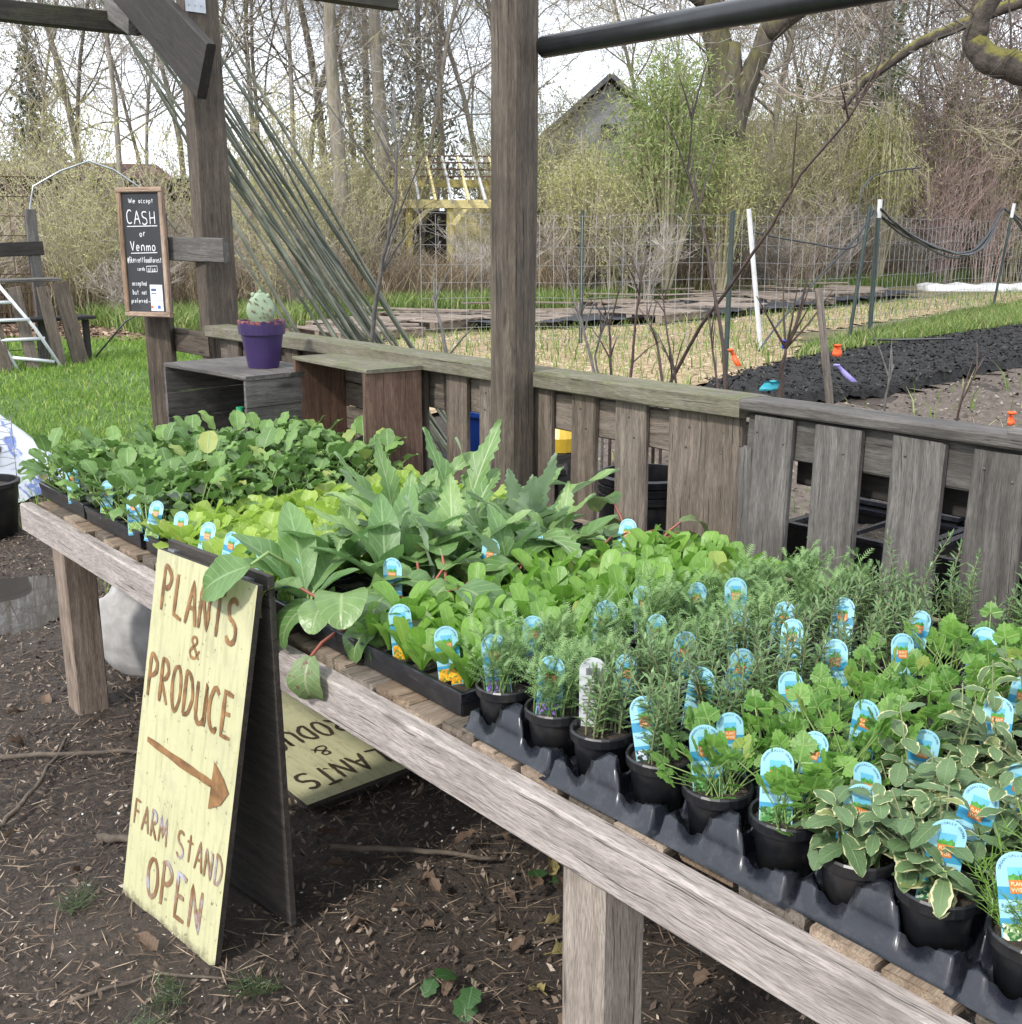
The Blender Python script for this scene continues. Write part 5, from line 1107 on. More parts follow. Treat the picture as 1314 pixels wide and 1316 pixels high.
def ribbon(x, y_, z, w, h, colr, label, rz=-40, lean=0.):
    b = MB(); q2 = random.Random(int(x * 100)); n = 8; V = []
    for i in range(n + 1):
        s = i / n; V += [(-w / 2 + lean * s + .006 * math.sin(s * 6), .012 * math.sin(s * 5), -h * s), (w / 2 + lean * s, .014 * math.sin(s * 5 + 1), -h * s), (w / 2 + lean * s, .014 * math.sin(s * 5 + 1) + .002, -h * s), (-w / 2 + lean * s + .006 * math.sin(s * 6), .012 * math.sin(s * 5) + .002, -h * s)]
    b.add(V, [(i * 4 + k, i * 4 + (k + 1) % 4, i * 4 + 4 + (k + 1) % 4, i * 4 + 4 + k) for i in range(n) for k in range(4)])
    b.tube([(.014 * math.cos(t / 8 * 6.28), .014 * math.sin(t / 8 * 6.28), 0) for t in range(9)], .006, 5)
    o = place(link('ribbon', b.mesh('ribbon', RIB[colr], True)), T(x, y_, z) @ RZ(rad(rz)) @ S(.68)); tag(o, label, 'ribbon')
ribbon(3.4, 2.765, 1.17, .03, .09, 'orange', 'orange ribbon tied to a thin bare stem', lean=.05); ribbon(3.6, 2.665, 1.20, .03, .045, 'blue', 'blue ribbon tied around the knotty rootstock')
ribbon(3.6, 2.43, 1.20, .045, .06, 'orange', 'orange ribbon tied round the leaning wooden stake'); ribbon(3.58, 2.415, 1.13, .035, .09, 'violet', 'pale violet ribbon fluttering from the wooden stake', lean=.10)
ribbon(3.4, 2.56, 1.07, .09, .05, 'teal', 'teal plastic label bent behind the railing', lean=-.03); ribbon(3.0, 1.46, 1.125, .02, .05, 'orange', 'small orange ribbon above the grey pallet')
o = board('wooden_stake', (3.6, 2.26, float(gz(3.6, 2.26)) - .02), (3.6, 2.53, 1.40), .028, .02, M_BROWN); tag(o, 'leaning wooden stake with ribbons behind the railing', 'stake')
sapling([(3.2, 4.97, 1.0), (3.2, 4.85, 1.4), (3.2, 4.7, 1.75), (3.2, 4.68, 2.0), (3.2, 4.72, 2.2)], .014, 'bare grey sapling trunk rising through the bamboo bundle', 9, M_CANE2, seed=50, tl=.5)
sapling([(3.3, 4.4, .95), (3.3, 4.5, 1.2), (3.3, 4.55, 1.3)], .012, 'short cut sapling stub behind the mossy cap rail', 3, M_CANE2, seed=51)

# bamboo poles leaning on the overhead beam
q = NT('weathered bamboo'); c = q.coord(); M_BAM = q.done(q.bsdf(q.mix(q.n('ObjectInfo').outputs['Random'], q.ramp(q.noise(c, 8, 5), [(.3, (.055, .075, .055)), (.7, (.14, .165, .125))]), q.ramp(q.noise(c, 8, 5), [(.3, (.09, .095, .07)), (.7, (.21, .215, .165))])), .45))
for i in range(28):
    q2 = random.Random(70 + i)
    if i < 19: tx = q2.uniform(2.72, 3.2); fx = tx + q2.uniform(1.45, 1.65); fy = 5.9 + q2.uniform(-.15, .15)
    else: tx = q2.uniform(2.4, 3.3); fx = 4.25 + (tx - 2.6) * .5 + q2.uniform(-.3, .3); fy = 5.9 + q2.uniform(-.2, .2)
    ty = 6.36 + q2.uniform(0, .25); tz = 2.68 + q2.uniform(-.15, .2) * (1 if i >= 19 else .5)
    if i in (20, 23, 26): tz -= .6; tx += .25
    L = Vector((tx - fx, ty - fy, tz)).length * (q2.uniform(.82, 1.02) if i % 3 else q2.uniform(1.0, 1.12)); r = q2.uniform(.008, .0165); b = MB(); pts = []; rr = []; n = int(L / .28)
    for k in range(n + 1):
        for dz, f in ((-.012, 1.), (0, 1.22), (.012, 1.)):
            x = max(0, L * k / n + dz); pts.append((x, .03 * math.sin(x * 1.1 + i) * .6, .02 * math.sin(x * .9 + 2 * i))); rr.append(r * f * (1 - .4 * x / L))
    b.tube(pts, rr, 7)
    o = place(link('bamboo_pole', b.mesh('bamboo_pole', M_BAM, True)), board_M((fx, fy, 0), (tx, ty, tz)) @ T(-Vector((tx - fx, ty - fy, tz)).length / 2, 0, 0)); tag(o, 'grey green bamboo pole leaning in the bundle behind the railing', 'bamboo pole', 'bamboo poles in the leaning bundle')

# ------------------------------------------------------------------ garden fence, hoses
def fpost(x, y_, h, label, r=.022, mat=M_TGREEN, lean=(0, 0), cap=True, group=None):
    z = float(gz(x, y_)); t = thing('fence_post', label, 'post', (x, y_, z), 0, group); b = MB()
    b.tube([(0, 0, -.1), (lean[0], lean[1], h)], r, 8)
    if mat is not M_WHITE and lean == (0, 0): b.box((lean[0] * .5, lean[1] * .5 + r, h / 2), (.012, .03, h * .98))
    lpart('shaft', b.mesh('shaft', mat), t, T(0, 0, 0))
    if cap: b = MB(); b.tube([(lean[0] * .88, lean[1] * .88, h * .88), (lean[0] * 1.01, lean[1] * 1.01, h * 1.01)], r * 1.25, 8); lpart('white_tip', b.mesh('white_tip', M_WHITE), t, T(0, 0, 0))
fpost(12.09, 7.72, 1.62, 'dark green metal fence post with a white tip carrying coiled hoses'); fpost(11.3, 7.5, 1.55, 'dark green metal fence post leaning beside the hose post', lean=(.12, -.09), cap=False)
fpost(18.16, 9.36, 1.7, 'far green metal fence post at the end of the draped hoses', lean=(.15, -.12)); fpost(7.6, 6.22, 1.48, 'slim dark metal fence post by the saplings', .016, cap=False)
fpost(10.0, 7.7, 1.5, 'white plastic pipe post tilting beside the fence', .026, M_WHITE, (-.17, .14), False)
fpost(8.9, 9.4, 1.5, 'thin dark fence post standing in the straw', .016, cap=False)
o = board('stake', (7.62, 6.26, 1.5), (7.62, 6.26, 1.88), .05, .03, M_BROWN); o.location.z -= .0; tag(o, 'pale wooden stake bound to the slim metal post', 'stake')
wf = thing('wire_fence', 'square mesh garden wire fence across the straw path', 'fence', (12.09, 7.72, .35))
def wire_run(A, B, z0, h, cell):
    b = MB(); A = Vector(A); B = Vector(B); L = (B - A).length; n = int(L / cell); o0 = Vector((12.09, 7.72, .35))
    hs = [0, .12, .25, .40, .56, .72, .90, 1.10, 1.3, h]
    for z in hs:
        b.tube([tuple(A.lerp(B, k / 6) + Vector((0, 0, z0 + z + .02 * math.sin(k * 2 + z))) - o0) for k in range(7)], .003, 3, False)
    for k in range(n + 1):
        p = A.lerp(B, k / n); b.tube([tuple(p + Vector((0, 0, z0)) - o0), tuple(p + Vector((.0, 0, z0 + h)) - o0)], .0025, 3, False)
    lpart('wire_mesh', b.mesh('wire_mesh', M_WIRE), wf, T(0, 0, 0))
wire_run((6.9, 9.7, 0), (12.09, 7.75, 0), .37, 1.42, .16); wire_run((12.09, 7.75, 0), (18.16, 9.39, 0), .37, 1.42, .2); wire_run((18.16, 9.39, 0), (25, 11.2, 0), .37, 1.42, .3)
def hose(pts, r, label, n=1):
    for k in range(n):
        pv = [Vector(p) + Vector((U(-.05, .05), U(-.05, .05), U(-.06, .05) if 0 < i < len(pts) - 1 else U(-.01, .02))) for i, p in enumerate(pts)]; c0 = pv[0]; fine = []
        for i in range(len(pv) - 1):
            a, b1, c1, d = pv[max(0, i - 1)], pv[i], pv[i + 1], pv[min(len(pv) - 1, i + 2)]
            for m in range(5):
                t = m / 5; fine.append(.5 * ((2 * b1) + (c1 - a) * t + (2 * a - 5 * b1 + 4 * c1 - d) * t * t + (3 * b1 - a - 3 * c1 + d) * t ** 3) - c0)
        fine.append(pv[-1] - c0); b = MB(); b.tube(fine, r, 6); o = place(link('irrigation_hose', b.mesh('irrigation_hose', M_HOSE, True)), T(c0)); tag(o, label, 'hose', label if n > 1 else None)
hose([(12.06, 7.72, 1.86), (13.27, 8.01, 1.6), (15.31, 8.48, 1.3), (16.79, 8.89, 1.48), (18.13, 9.32, 1.98)], .014, 'black hose draped between the two far fence posts', 5)
hose([(18.13, 9.32, 1.98), (18.9, 9.4, 1.75), (20.2, 9.6, 1.2)], .014, 'black hose falling beyond the far fence post', 3)
hose([(9.86, 7.84, 1.78), (10.6, 8.4, 1.60), (11.2, 8.0, 1.44), (11.5, 7.69, 1.51), (12.06, 7.74, 1.86)], .010, 'black hose sagging from the white pipe post to the fence post')
hose([(12.06, 7.72, 1.84), (11.67, 7.73, 1.51), (11.03, 7.78, 1.08), (10.0, 7.51, .63), (9.4, 7.3, .42)], .012, 'grey hose slanting down from the fence post to the grass')
hose([(11.24, 7.42, .42), (11.2, 6.9, .46), (11.5, 6.3, .48)], .014, 'black hose lying on the compost bed edge')
hose([(12.0, 7.9, 1.5), (12.2, 8.1, 2.0), (12.7, 8.2, 2.35), (13.3, 8.0, 2.4)], .010, 'pale thin hoop pipe curving above the fence')

# pallets and planks laid out past the straw, tarp, white sheet
PAL = thing('ground_pallet', 'weathered pallet lying flat on the ground past the straw path', 'pallet', (9.0, 12.4, .4), rad(15), 'pallets laid flat past the straw')
for yy in (-.48, 0, .48): cb('stringer', -.6, .6, yy - .045, yy + .045, .0, .09, M_FAR, PAL)
for i in range(7): cb('slat', -.6 + i * .178, -.48 + i * .178, -.55, .55, .092, .112, M_FAR, PAL, i)
def copy_tree(o, loc, rz, label=None, tilt=0):
    r = o.copy(); COL.objects.link(r); place(r, T(*loc) @ RZ(rz) @ RX(tilt))
    if label: r['label'] = label
    for ch in o.children:
        c_ = ch.copy(); COL.objects.link(c_); c_.parent = r
    return r
for i, (x, y_) in enumerate([(8.1, 12.6), (10.2, 12.0), (11.3, 12.3), (12.0, 11.2), (13.2, 12.2), (14.3, 11.8), (15.4, 12.8), (16.5, 12.2), (17.6, 13.0), (18.8, 12.7), (20.0, 13.2), (13.6, 13.3), (9.6, 13.3), (21, 13.9), (7.4, 11.7)]):
    copy_tree(PAL, (x, y_, float(gz(x, y_)) + .03 + U(0, .06)), U(-.5, .5), tilt=U(-.04, .04))
for i in range(38):
    x = U(7.2, 22); y_ = 11.3 + (x - 7) * .10 + U(0, 2.2); z = float(gz(x, y_)) + U(.04, .26); a = -.85 + U(-.35, .35); L = U(.8, 2.2)
    o = board('loose_plank', (x - math.cos(a) * L / 2, y_ - math.sin(a) * L / 2, z), (x + math.cos(a) * L / 2, y_ + math.sin(a) * L / 2, z + U(-.03, .05)), U(.07, .13), .025, M_FAR, None, var=i % 4); tag(o, 'weathered loose plank lying across the flat pallets', 'plank', 'loose planks on the pallets')
patch('tarp', [(9.0, 11.2), (12.5, 10.75), (16, 11.3), (21, 12.3), (21, 13.6), (15, 13.4), (12, 12.9), (9.5, 12.4)], plain('dark weed cloth', (.03, .036, .05), .45, .2, 5, .3), .12, .12, .014, 'dark sheet of weed cloth spread past the straw')
b = MB(); V = [(-1.6 + 3.2 * i / 12, -.5 + 1.0 * j / 6, .22 + .05 * math.sin(i * 1.9) + .03 * math.sin(j * 2 + i)) for i in range(13) for j in range(7)] + [(-1.6 + 3.2 * i / 12, -.5 + 1.0 * j / 6, .0) for i in range(13) for j in range(7)]
F = [(i * 7 + j, (i + 1) * 7 + j, (i + 1) * 7 + j + 1, i * 7 + j + 1) for i in range(12) for j in range(6)]; F += [(i * 7, 91 + i * 7, 91 + i * 7 + 7, i * 7 + 7) for i in range(12)] + [(i * 7 + 6, i * 7 + 13, 91 + i * 7 + 13, 91 + i * 7 + 6) for i in range(12)] + [(j, j + 1, 91 + j + 1, 91 + j) for j in range(6)] + [(84 + j, 91 + 84 + j, 91 + 85 + j, 85 + j) for j in range(6)]
b.add(V, F); o = place(link('white_cover', b.mesh('white_cover', M_WHITE, True)), T(24.4, 12.9, .36) @ RZ(-.75) @ SD(.8, .8, .6)); tag(o, 'low white plastic cover lying past the straw path', 'cover')

# ------------------------------------------------------------------ left edge: draped white sheet, trellis, pallet, ladder, hoop
b = MB(); V = []; F = []; nu, nv = 16, 40; q2 = random.Random(5); ph = [q2.uniform(0, 6) for _ in range(6)]
for i in range(nu + 1):
    t = i / nu; r = .10 + .62 * t ** 1.1; z = .74 * (1 - t) ** .85
    for k in range(nv):
        a = 2 * math.pi * k / nv; w = 1 + (.12 * math.sin(5 * a + ph[0]) + .06 * math.sin(11 * a + ph[1] + t * 3) + q2.uniform(-.03, .03)) * t
        V.append((r * w * math.cos(a), r * w * math.sin(a), z + .02 * math.sin(7 * a + t * 5) * t * (1 - t) * 3))
for i in range(nu):
    for k in range(nv): k2 = (k + 1) % nv; F.append((i * nv + k, (i + 1) * nv + k, (i + 1) * nv + k2, i * nv + k2))
F.append(tuple(range(nv))); b.add(V, F)
q = NT('white sheet with blue print'); c = q.coord(off=False)
M_SHEET = q.done(q.bsdf(q.mix(q.ramp(q.noise(c, 5, 5, .6), [(.56, (0, 0, 0)), (.6, (1, 1, 1))]), (.66, .68, .72), (.16, .22, .5)), .45))
o = place(link('draped_sheet', b.mesh('draped_sheet', M_SHEET, True)), T(1.62, 7.35, .08)); tag(o, 'white plastic sheet with blue print draped in a heap on the lawn edge', 'sheet')
tr = thing('garden_trellis', 'dark wooden trellis frame with wire mesh beside the lawn', 'trellis', (3.55, 11.6, .35))
board('post', (3.62, 11.5, .3), (3.62, 11.5, 1.82), .10, .08, M_GREY, tr, up=(0, -1, 0)); board('rail', (2.4, 11.47, 1.42), (3.70, 11.47, 1.46), .13, .04, M_DARKW, tr, up=(0, -1, 0)); board('post', (2.6, 11.5, .3), (2.6, 11.5, 1.82), .1, .08, M_DARKW, tr, up=(0, -1, 0))
b = MB()
for k in range(9): b.tube([(-1.1 + k * .14, -.1, .1), (-1.1 + k * .14, -.1, 1.85)], .005, 3, False)
for k in range(10): b.tube([(-1.1, -.1, .15 + k * .18), (.05, -.1, .15 + k * .18)], .005, 3, False)
lpart('wire_mesh', b.mesh('wire_mesh', plain('rusty wire', (.12, .06, .04), .8)), tr, T(0, 0, 0))
lp = thing('slatted_cart', 'small slatted wooden platform standing beside the lawn', 'platform', (3.35, 11.3, .35))
board('top_plank', (2.6, 11.2, 1.17), (3.72, 11.25, 1.17), .3, .03, M_GREY, lp)
for i, x in enumerate((2.75, 3.0, 3.25, 3.5)): board('slat', (x, 11.0, 1.12), (x + .08, 10.9, .36), .11, .025, M_BROWN, lp, up=(0, -1, .1), var=i)
board('leg', (3.68, 11.05, 1.15), (3.80, 10.98, .34), .15, .03, M_BROWN, lp, up=(0, -1, 0), var=7); board('shelf', (2.6, 11.3, .78), (4.05, 11.35, .80), .3, .03, M_DARKW, lp); board('leg', (4.0, 11.35, .33), (4.0, 11.35, .77), .06, .05, M_DARKW, lp, up=(0, -1, 0)); board('leg', (2.7, 11.35, .33), (2.7, 11.35, 1.14), .06, .05, M_DARKW, lp, up=(0, -1, 0))
ld = thing('folding_ladder', 'white metal folding ladder standing on the lawn', 'ladder', (3.25, 10.95, .33))
M_LAD = plain('white ladder tube', (.62, .64, .66), .35, .05)
def tub(nm, pts, r=.016): b = MB(); b.tube(pts, r, 8); lpart(nm, b.mesh(nm, M_LAD, True), ld, T(0, 0, 0))
tub('rail', [(-.22, 0, .92), (.12, -.05, .42), (.34, -.08, 0)]); tub('rail', [(-.55, .05, .92), (-.22, 0, .42), (-.05, -.05, 0)]); tub('rung', [(-.30, 0, .32), (.2, -.05, .32)]); tub('rung', [(-.37, 0, .5), (.08, -.05, .5)]); tub('rung', [(-.46, 0, .66), (-.04, -.02, .66)]); tub('rung', [(-.1, -.04, .16), (.26, -.07, .1)]); tub('rail', [(-.3, .3, .85), (-.2, .3, .4), (-.12, .3, 0)])
b = MB(); b.tube([(0, 0, .1), (0, 0, 1.75), (.05, 0, 1.95), (.3, -.08, 2.1), (.55, -.2, 2.2), (.75, -.3, 2.12), (1.05, -.4, 1.9), (1.3, -.5, 1.5)], .010, 8); o = place(link('hoop_pipe', b.mesh('hoop_pipe', M_METAL, True)), T(3.75, 11.9, 0.1)); tag(o, 'bent grey hoop pipe arching over beside the trellis', 'pipe')
b = MB(); b.tube([(4.0, 11.2, .4), (4.3, 11.1, .75), (4.55, 11.0, .9), (4.7, 10.95, .7), (4.65, 10.9, .38)], .009, 6); o = place(link('hoop_pipe', b.mesh('hoop_pipe', M_HOSE, True)), T(0, 0, 0)); tag(o, 'thin black hose loop curling out of the slatted platform', 'hose')
# ------------------------------------------------------------------ trees and thickets
def barkm(name, a, bb, moss):
    q = NT(name); c = q.n('TexCoord').outputs['Object']; n = q.noise(q.n('Mapping', {'Vector': c, 'Scale': (9, 9, 2.2)}).outputs[0], 1.5, 6, .65)
    col = q.ramp(n, [(.35, a), (.65, bb)])
    nz_ = q.n('SeparateXYZ', {0: q.n('NewGeometry').outputs['Normal']}).outputs['Z']
    mk_ = q.math('MULTIPLY', q.ramp(q.noise(c, 2.2, 5, .6), [(.40, (0, 0, 0)), (.58, (1, 1, 1))]), q.n('MapRange', {'Value': nz_, 'From Min': -.4, 'From Max': .6}).outputs[0])
    col = q.mix(q.math('MULTIPLY', mk_, moss), col, (.16, .15, .035))
    return q.done(q.bsdf(col, .9, q.bump(n, .8, .04)))
M_BARK = barkm('grey brown bark', (.14, .12, .10), (.29, .26, .225), .5)
M_OAK = barkm('dark oak bark', (.045, .037, .031), (.13, .11, .09), .9)
M_TWG = [plain('grey twig', (.40, .36, .325), .8, .15, 3), plain('olive twig', (.42, .375, .25), .8, .15, 3), plain('reddish twig', (.43, .315, .285), .8, .15, 3), plain('brown twig', (.34, .28, .23), .8, .15, 3)]
M_BUD = [islandm('yellow green bud', [(0, (.30, .33, .11)), (1, (.50, .49, .22))], .6, .3), islandm('olive bud', [(0, (.27, .26, .13)), (1, (.44, .40, .23))], .6, .3), islandm('fresh green leaf', [(0, (.15, .21, .06)), (.7, (.27, .34, .11)), (1, (.38, .44, .18))], .6, .35), islandm('reddish bud', [(0, (.16, .09, .07)), (1, (.28, .19, .15))], .7, .2), islandm('ivy green', [(0, (.045, .075, .03)), (1, (.12, .17, .07))], .4, .15)]
def fleck_mesh(pts, size, mat, seed, asp=.5, droop=0.):
    rs = np.random.RandomState(seed); P = np.array(pts, dtype=np.float32); n = len(P); d = rs.normal(size=(n, 3)); d[:, 2] -= droop; d /= np.linalg.norm(d, axis=1)[:, None]; e = np.cross(d, rs.normal(size=(n, 3))); e /= np.linalg.norm(e, axis=1)[:, None]
    L = size * rs.uniform(.5, 1.3, (n, 1)); V = np.stack([P, P + d * L * .5 + e * L * asp * .5, P + d * L, P + d * L * .5 - e * L * asp * .5], 1).reshape(-1, 3)
    return np_mesh('leaves', V, np.arange(n * 4).reshape(n, 4), mat)
STUFFN = ('buds', 'ivy', 'leaves')
def grow(seed, H_, r0, lv=4, nch=(9, 6, 6, 3), trunk_frac=.55, up=.25, wig=.18, spread=.85):
    q2 = random.Random(seed); tb = MB(); tw = MB(); tips = []
    def br(p, d, L, r, lev):
        ns = (9, 7, 4, 3, 2)[lev]; pts = [p.copy()]; rr = [r]; ds = []
        for i in range(ns):
            d = (d + Vector((q2.uniform(-1, 1), q2.uniform(-1, 1), q2.uniform(-1, 1))) * (wig * (.35 if lev == 0 else 1.)) + Vector((0, 0, up * (.1 if lev == 0 else .28)))).normalized()
            p = p + d * (L / ns); pts.append(p.copy()); rr.append(r * (1 - .72 * (i + 1) / ns)); ds.append(d.copy())
        (tb if lev < 2 else tw).tube(pts, rr, (8, 5, 3, 3, 3)[lev], False)
        if lev >= 2: tips.extend(pts[1:])
        if lev < lv:
            for k in range(nch[lev]):
                t = q2.uniform(.35 if lev == 0 else .2, 1.); i = min(ns - 1, int(t * ns)); dd = ds[i]; a = dd.orthogonal().normalized(); a.rotate(Matrix.Rotation(q2.uniform(0, 6.28), 3, dd))
                br(pts[i].lerp(pts[i + 1], t * ns - i if t < 1 else 1), (dd * (1 - spread * .45) + a * spread * q2.uniform(.6, 1.1)).normalized(), L * q2.uniform(.38, .62) * (1.15 - .5 * t if lev == 0 else 1), max(rr[i] * (.42 if lev == 0 else .55), .0055), lev + 1)
    br(Vector((0, 0, -.1)), Vector((q2.uniform(-.08, .08), q2.uniform(-.08, .08), 1)), H_ * trunk_frac, r0, 0)
    return tb, tw, tips
TREES = []
for i in range(7):
    tb, tw, tips = grow(200 + i, 11 + i * .6, .06 + .008 * i, 4, (16, 8, 7, 4), .8, wig=.32)
    mt = M_TWG[(0, 1, 0, 3, 1, 2, 0)[i]]; bm_ = M_BUD[(1, 0, 1, 1, 0, 3, 1)[i]]
    sub = random.Random(i).sample(tips, min(len(tips), 700))
    TREES.append((tb.mesh('trunk', M_BARK, True), tw.mesh('crown', mt), fleck_mesh([tuple(p) for p in sub], .07, bm_, i)))
def tree(i, x, y_, s, rz, label, name='bare_tree', group='bare trees behind the thicket', z=None):
    t = thing(name, label, 'tree', (x, y_, float(gz(x, y_)) if z is None else z), 0, group)
    for nm, me in zip(('trunk', 'crown', 'buds'), TREES[i]): lpart(nm, me, t, RZ(rz) @ S(s))
    return t
def pol(az, d):                                                # compass angle from the viewer and distance
    a = rad(az); return d * math.sin(a), d * math.cos(a)
TL = ['tall bare grey twigged tree behind the thicket', 'tall bare tree with yellow green buds behind the thicket', 'tall bare tree with reddish twigs behind the thicket']
def brush_d(az): return float(np.interp(az, [13, 26, 31, 38.4, 49.2, 54, 58.4, 64, 69], [17.5, 17.6, 18.6, 20.6, 22.3, 26, 31, 34, 35])) + .9 * math.sin(az * .8)
def zone(az):
    for a, w in ((21, 'beyond the lawn'), (27, 'behind the chalkboard and bamboo'), (33, 'between the bamboo poles and yellow shelter'), (39, 'around the yellow shelter'), (45, 'around the grey house'), (51, 'behind the bushy green bamboo'), (57, 'behind the white pipe post'), (62, 'behind the hose posts')):
        if az < a: return w
    return 'beyond the low white cover'
KIND = (0, 1, 0, 0, 1, 2, 0)
spots = [(16, 25, .95), (19, 32, 1.1), (21.5, 22, .85), (24.5, 28, 1.0), (27, 36, 1.2), (29, 24, .95), (31, 30, 1.1), (33, 27, .9), (35, 24, 1.0), (37, 33, 1.2), (38.5, 27, .95), (47, 38, 1.1), (49.5, 33, 1.0), (52, 28, .95), (54.5, 34, 1.1), (57, 26, .9), (59, 30, 1.05), (61, 24, .9), (63.5, 29, 1.1), (66, 25, .9), (13, 30, 1.1), (18, 40, 1.3), (23, 44, 1.3), (58, 40, 1.3), (64, 40, 1.3), (69, 31, 1.1), (15, 34, 1.2), (20, 27, .9), (22.5, 36, 1.2), (25.5, 32, 1.1), (28, 29, 1.0), (30, 38, 1.3), (32.2, 34, 1.1), (36, 38, 1.3), (40, 36, 1.1), (48.5, 44, 1.3), (53.2, 40, 1.2), (55.6, 30, .95), (60, 35, 1.1), (62, 33, 1.1), (65, 32, 1.0), (67.5, 28, .95)]
for k, (az, d, s) in enumerate(spots):
    i = 5 if (az > 58 and k % 2) else k % 7
    if i == 5 and az < 50: i = 2
    d = max(d, brush_d(az) + 2.5); x, y_ = pol(az, d); tree(i, x, y_, s, U(0, 6.28), TL[KIND[i]].replace('behind the thicket', zone(az)), group=TL[KIND[i]].replace('behind the thicket', zone(az)))
# thicket shrubs
def shrub(seed, H_, nst, arch, tmat, bmat, nb, bs, stem_r=.012):
    q2 = random.Random(seed); st = MB(); tw = MB(); tips = []
    for k in range(nst):
        a = q2.uniform(0, 6.28); r = q2.uniform(0, .45); p = Vector((r * math.cos(a), r * math.sin(a), -.05)); h = H_ * q2.uniform(.55, 1.05); ln = q2.uniform(.1, arch); pts = []
        for i in range(6):
            f = i / 5; pts.append(p + Vector((math.cos(a) * ln * h * f * f, math.sin(a) * ln * h * f * f, h * f * (1 - .18 * ln * f))) + Vector((q2.uniform(-1, 1), q2.uniform(-1, 1), 0)) * .05)
        st.tube(pts, [stem_r * (1.2 - f / 6.) for f in range(6)], 4, False)
        for m in range(9):
            f = q2.uniform(.2, 1); i = min(4, int(f * 5)); b0 = pts[i].lerp(pts[i + 1], f * 5 - i if f < 1 else 1); d = Vector((q2.uniform(-1, 1), q2.uniform(-1, 1), q2.uniform(.1, 1.2))).normalized(); L = q2.uniform(.25, .8) * H_ / 3
            p1 = b0 + d * L * .5 + Vector((q2.uniform(-.05, .05), q2.uniform(-.05, .05), 0)); p2 = b0 + d * L; tw.tube([b0, p1, p2], [.006, .005, .003], 3, False); tips += [p1, p2, b0.lerp(p1, .5), p1.lerp(p2, .5)]
            for w in range(3):
                d2 = (d + Vector((q2.uniform(-1, 1), q2.uniform(-1, 1), q2.uniform(-.3, .8)))).normalized(); s0 = b0.lerp(p2, q2.uniform(.3, 1)); s1 = s0 + d2 * L * q2.uniform(.3, .6); tw.tube([s0, s1], [.0045, .002], 3, False); tips += [s1, s0.lerp(s1, .5)]
    pts = [tuple(t + Vector((q2.uniform(-.04, .04), q2.uniform(-.04, .04), q2.uniform(-.04, .04)))) for t in (tips * (1 + nb // len(tips)))[:nb]]
    return st.mesh('stems', tmat), tw.mesh('twigs', tmat), fleck_mesh(pts, bs, bmat, seed)
SHR = [shrub(1, 3.2, 20, .45, M_TWG[1], M_BUD[0], 2200, .055), shrub(2, 2.6, 26, .7, M_TWG[3], M_BUD[1], 600, .045), shrub(3, 3.8, 22, .35, M_TWG[1], M_BUD[0], 2400, .055), shrub(4, 2.2, 28, .9, M_TWG[0], M_BUD[1], 600, .045), shrub(5, 3.6, 24, .5, M_TWG[2], M_BUD[3], 800, .045)]
SLAB = ['yellow green budding shrub in the thicket', 'brown arching shrub in the thicket', 'tall yellow green budding shrub in the thicket', 'low grey bramble mound at the thicket foot', 'reddish stemmed shrub in the thicket']
def shr(i, x, y_, s, sz=1., az=0):
    lab = SLAB[i].replace('in the thicket', zone(az)).replace('at the thicket foot', zone(az))
    t = thing('thicket_shrub', lab, 'shrub', (x, y_, float(gz(x, y_))), U(0, 6.28), lab)
    for nm, me in zip(('stems', 'twigs', 'buds'), SHR[i]): lpart(nm, me, t, SD(s, s, s * sz))
k = 0
for az in np.arange(13, 69, 1.0):
    d0 = brush_d(az); fs = d0 / 19.
    for row in range(3):
        d = d0 + row * 2.2 + U(-.7, .7); x, y_ = pol(az + U(-.5, .5), d)
        if 34.6 < az < 38.8: continue
        red = az > 59 and R.random() < .65
        i = 4 if red else R.choice((0, 2, 0, 1, 2) if row else (1, 3, 3, 0, 1))
        if 34 < az < 39.5: i = 3

        if az < 25 and R.random() < .5: i = 1
        shr(i, x, y_, fs * U(.65, .95) * (1 if row else .72), U(.85, 1.15), az); k += 1
    d = d0 + 8 + U(-1.5, 1.5); x, y_ = pol(az + U(-.6, .6), d)
    if 43.6 < az < 45.4 or 34.5 < az < 39: continue
    shr(4 if (az > 56 and R.random() < .7) else R.choice((0, 1, 2)), x, y_, fs * U(.85, 1.2), U(1.0, 1.4), az)
# weeping green clump, ivy trunk, conifers
def willow(seed, H_, W_, n, mat, asp=.16, size=.16, hang=True):
    q2 = random.Random(seed); st = MB(); pts = []
    for k in range(60):
        a = q2.uniform(0, 6.28); r = W_ * math.sqrt(q2.random()); top = H_ * (1 - .35 * (r / W_) ** 2) * q2.uniform(.8, 1.05); p = [Vector((math.cos(a) * r * f * .6, math.sin(a) * r * f * .6, top * f)) for f in (0, .35, .7, .9, 1)]
        p += [Vector((math.cos(a) * r * 1.0, math.sin(a) * r * 1.0, top * .9)), Vector((math.cos(a) * r * 1.1, math.sin(a) * r * 1.1, top * .62))] if hang else [Vector((math.cos(a) * r * .8, math.sin(a) * r * .8, top * 1.03)), Vector((math.cos(a) * r * 1.0, math.sin(a) * r * 1.0, top * 1.02))]
        st.tube(p, [.02, .017, .013, .01, .008, .006, .003], 4, False)
        for m in range(n // 60):
            f = q2.uniform(.25, 1) * 6; i = min(5, int(f)); s = p[i].lerp(p[i + 1], f - i); pts.append(tuple(s + Vector((q2.gauss(0, .13 if hang else .22), q2.gauss(0, .13 if hang else .22), q2.gauss(-.08, .16)))))
    return st.mesh('stems', M_TWG[1]), fleck_mesh(pts, size, mat, seed, asp, 1.2 if hang else .5)
